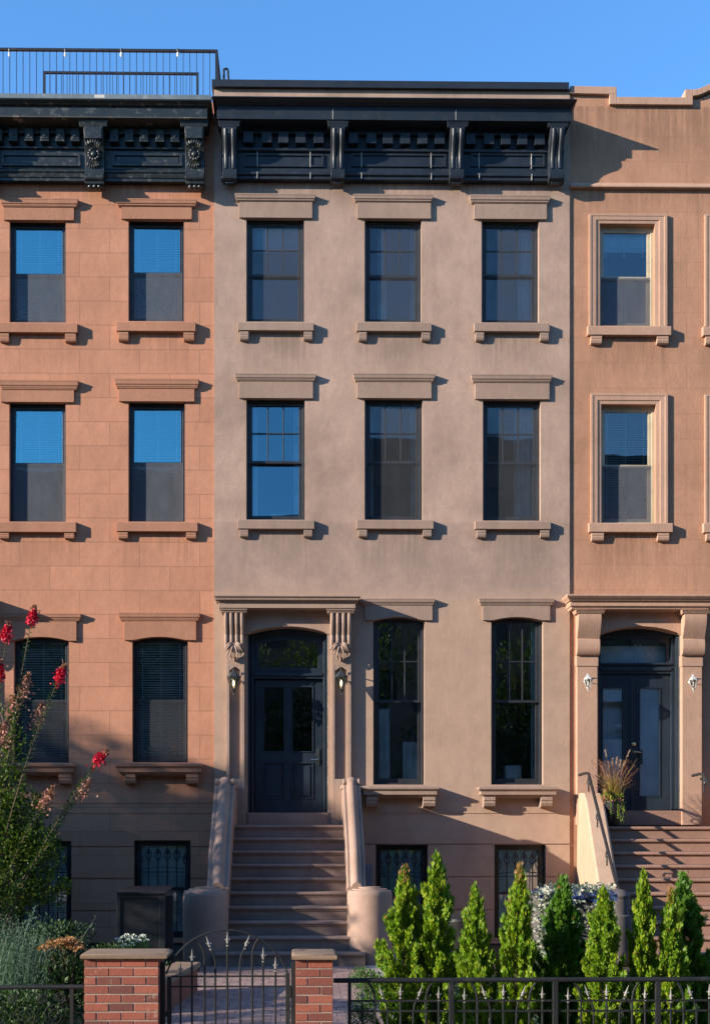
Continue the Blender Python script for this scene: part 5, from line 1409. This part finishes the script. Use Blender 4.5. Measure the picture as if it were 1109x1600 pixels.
# planter with grass on right stoop
xc=WX(957,.95,1270); yc=-.92; zb_=2.04
PP=thing('planter_pot',(xc,yc,zb_),'tall black tapered planter pot at the left of the double doors','planter')
q=MB(); ztp=W(957,1252,.95)[1]
q.lathe([(0,0),(.10,0),(.115,.02),(.165,ztp-zb_-.03),(.18,ztp-zb_-.02),(.18,ztp-zb_),(.155,ztp-zb_),(.15,ztp-zb_-.05),(0,ztp-zb_-.05)],(xc,yc,zb_),24); q.build('pot',M['pot'],PP,smooth=True)
random.seed(31); GP=thing('ornamental_grass',(xc,yc,ztp),'purple fountain grass with tan plumes and lime trailers in black planter','plant')
q=MB()
for i in range(240):
    a=random.uniform(0,2*pi); L=random.uniform(.30,.74); o=random.uniform(.06,.46)
    b=Vector((xc+random.gauss(0,.04),yc+random.gauss(0,.04),ztp-.03)); e=b+Vector((cos(a)*o,sin(a)*o,L)); m=b.lerp(e,.5)+Vector((-cos(a)*.03,-sin(a)*.03,.06))
    tip=e+Vector((cos(a)*o*.5,sin(a)*o*.5,-.12*o/.2))
    q.blade([b,b.lerp(m,.6),m,e,tip],.007)
q.build('blades',M['grassred'],GP)
q=MB()
for px,py in ((922,1186),(945,1172),(950,1190),(956,1185),(963,1183),(969,1188),(930,1212),(975,1190),(983,1172),(938,1196)):
    e=P3(px,py,.95+random.uniform(-.15,.15)); b=Vector((xc,yc,ztp)); m=b.lerp(e,.6)+Vector((0,0,.05)); q.blade([b,m,e],.004)
    d=(e-m).normalized()
    for k in range(60):
        t=random.random(); q.leaf(e-d*t*.13+Vector((random.gauss(0,.006),random.gauss(0,.006),0)),d+Vector((random.uniform(-.6,.6),random.uniform(-.6,.6),0)),(0,-1,.2),.022,.005)
q.build('plumes',M['plume'],GP)
q=MB()
for i in range(260):
    a=random.uniform(0,2*pi); L=random.uniform(.18,.5); o=random.uniform(.02,.2)
    b=Vector((xc+random.gauss(0,.04),yc+random.gauss(0,.04),ztp-.03)); e=b+Vector((cos(a)*o,sin(a)*o,L)); q.blade([b,b.lerp(e,.5)+Vector((0,0,.03)),e],.008)
q.build('golden_blades',M['goldgrass'],GP)
q=MB(); leafblob(q,(xc,yc,ztp+.04),(.2,.16,.10),120,.07,.04,0)
for k in range(7):
    a=random.uniform(-pi,0); b=Vector((xc+cos(a)*.16,yc+sin(a)*.16,ztp)); L=random.uniform(.2,.5)
    for t in range(16): q.leaf(b+Vector((cos(a)*.04,sin(a)*.04,-L*t/16)),(random.uniform(-1,1),random.uniform(-1,0),-.6),(0,-1,.3),.035,.022)
q.build('trailing_leaves',M['lime'],GP)
q=MB(); leafblob(q,(xc-.12,yc-.08,ztp+.03),(.1,.08,.06),90,.035,.025,0); leafblob(q,(xc+.06,yc-.15,ztp+.0),(.07,.05,.04),60,.03,.025,0); q.build('flowers',M['bud'],GP)

# ================================================================== TREES OUT OF FRAME (they shade the left side and show in the parlour glass)
def tree(name,x,y,h,blobs,n,L,label,group):
    r=thing(name,(x,y,0),label,'tree',group)
    q=MB(); q.tube([(x,y,0),(x+.1,y,h*.3),(x-.05,y+.1,h*.55),(x,y,h*.85)],[.22,.17,.12,.04],8)
    for bx,by,bz,br in blobs: q.tube([(x,y,h*.35),(x+bx*.5,y+by*.5,h*.35+(bz-h*.35)*.6),(x+bx,y+by,bz)],[.09,.06,.02],6)
    q.build('trunk',M['bark'],r,smooth=True)
    q=MB()
    for bx,by,bz,br in blobs: leafblob(q,(x+bx,y+by,bz),(br,br,br*.85),int(n*br*br),L,L*.6,0,.1)
    q.build('crown',M['street_leaf'],r)
random.seed(77)
# opposite side of the street
for i,x in enumerate((-15,-7.5,0.5,8.5,16.5)):
    bl=[(random.uniform(-3.2,3.2),random.uniform(-1.5,1.5),random.uniform(2.4,9.6),random.uniform(1.5,2.3)) for _ in range(16)]
    tree('street_tree',x,-28+random.uniform(-1,1),9.5,bl,230,.2,['street tree across the road, far left of five','street tree across the road, second of five','street tree across the road opposite the black door','street tree across the road opposite the right house','street tree across the road, far right of five'][i],'trees across the road')
# street trees on the near pavement, left of the frame
SH=[(-26.5,-8.6,[(-29,0,10.0,1.8),(-27.4,.1,10.1,1.7),(-25.8,0,9.7,1.7),(-24.2,.1,9.4,1.5),(-23,0,9.0,1.4),(-28.5,0,7.5,2.2),(-26,0,7.3,2.2),(-24,0,6.8,1.9),(-27,.2,5,2.2),(-24.5,0,4.6,2),(-29.5,0,5,2.2),(-30.3,0,8.6,2),(-22.6,.1,7,1.6)]),
    (-18.0,-8.4,[(-22.1,0,8.7,1.25),(-20.6,0,8.3,1.2),(-19.6,.1,7.8,1.2),(-18.1,0,6.9,1.2),(-16.6,0,6.0,1.2),(-15.1,0,5.1,1.2),(-13.9,0,4.2,1.2),(-21,.1,6.5,1.9),(-18.8,0,5.5,1.8),(-16.8,0,4.5,1.6),(-15.3,.1,3.6,1.4),(-20,0,4,1.9),(-17.5,0,3,1.6),(-14.3,0,3.0,1.2)])]
for i,(x,y,bl) in enumerate(SH):
    bl=[(a-x,b,c,d) for a,b,c,d in bl]
    tree('garden_tree',x,y,bl[0][2],bl,330,.20,['tall garden tree left of the frame shading the red house','smaller garden tree left of the frame shading the stoop'][i],'garden trees beyond the left edge')
tree('shade_shrub',-6.6,-10.5,2.2,[(-.9,.1,2.0,.8),(.2,0,2.1,.75),(-.3,-.1,1.3,.9),(.7,.1,1.3,.7),(-1.6,0,1.6,.9),(-2.6,.1,2.2,.8),(-2.2,0,1.2,.9),(.5,-.1,.6,.7),(-1,0,.6,.8)],420,.1,'tall unseen garden shrub added left of the frame to shade the lower left corner','garden shrubs beyond the left edge')  # unseen, added to keep the sun off the crape myrtle's lower leaves
# houses on the far side of the road, seen only in the window glass
M['far_brick']=stone('far_house_stone',(.20,.13,.10),mott=.2)
for k in (0,1,3,4,5,6,7):
    xh=-64+k*17.3; h=19.6+.8*((k*5)%3)
    r=thing('apartment_house',(xh,-40,0),'dark apartment house across the road, '+['far left of seven','second of seven','','third of seven, right of the gap','fourth of seven','fifth of seven','sixth of seven','far right of seven'][k],'house','houses across the road')
    ops=[(xh-8+.9+2.65*c,xh-8+2.2+2.65*c,1.6+3.1*f,3.6+3.1*f) for c in range(6) for f in range(6)]
    f0=MB(); facade(f0,xh-8.64,xh+8.64,0,h,0,.3,ops)
    f0.v=[(a,-40-b,c) for a,b,c in f0.v]; f0.f=[t[::-1] for t in f0.f]
    f0.box(xh-8.63,xh+8.63,-54,-40.6,0,h-.2)
    f0.build('wall',M['far_brick'],r)
    q=MB(); q.box(xh-8.64,xh+8.64,-40.02,-39.5,h-.6,h+.1); q.build('cornice',M['cornice_c'],r)
    g0=None
    for (a,b,c,d) in ops:
        if g0 is None: g=MB(); g.box(a,b,-40.25,-40.2,c,d); g0=g.build('window',M['frame'],r); a0,c0=a,c
        else: copy_child(g0,r,(a-a0,0,c-c0))

# ================================================================== LIGHT, SKY, CAMERA
w=bpy.data.worlds.new('World'); scene.world=w; w.use_nodes=True; nt=w.node_tree
for n in list(nt.nodes): nt.nodes.remove(n)
sky=nt.nodes.new('ShaderNodeTexSky'); sky.sky_type='NISHITA'; sky.sun_disc=False
el=math.asin(-SUN.z); az=math.atan2(-SUN.x,-SUN.y)    # towards the sun
sky.sun_elevation=el; sky.sun_rotation=az
sky.altitude=0; sky.air_density=1.4; sky.dust_density=0; sky.ozone_density=7
bg=nt.nodes.new('ShaderNodeBackground'); bg.inputs[1].default_value=.145
out=nt.nodes.new('ShaderNodeOutputWorld'); nt.links.new(mixc(nt,1,sky.outputs[0],(.82,.97,1.06),'MULTIPLY'),bg.inputs[0]); nt.links.new(bg.outputs[0],out.inputs[0])
L=bpy.data.lights.new('Sun','SUN'); L.energy=5.0; L.angle=radians(.5); L.color=(1,.90,.77)
so=bpy.data.objects.new('Sun',L); COL.objects.link(so); so.rotation_euler=SUN.to_track_quat('-Z','Y').to_euler(); so.location=(-20,-20,20)
cd=bpy.data.cameras.new('Camera'); cam=bpy.data.objects.new('Camera',cd); COL.objects.link(cam)
cam.location=(0,-D,CZ); cam.rotation_euler=(pi/2,0,-TH)
cd.sensor_fit='AUTO'; cd.sensor_width=36; cd.lens=F/1600*36; cd.shift_x=(554.5-PPX)/1600; cd.shift_y=(HY-800)/1600; cd.clip_end=1000; cd.clip_start=.1
scene.camera=cam
vs=scene.view_settings; vs.view_transform='Standard'; vs.look='None'; vs.exposure=1.15; vs.gamma=1
scene.cycles.max_bounces=8; scene.cycles.transparent_max_bounces=12
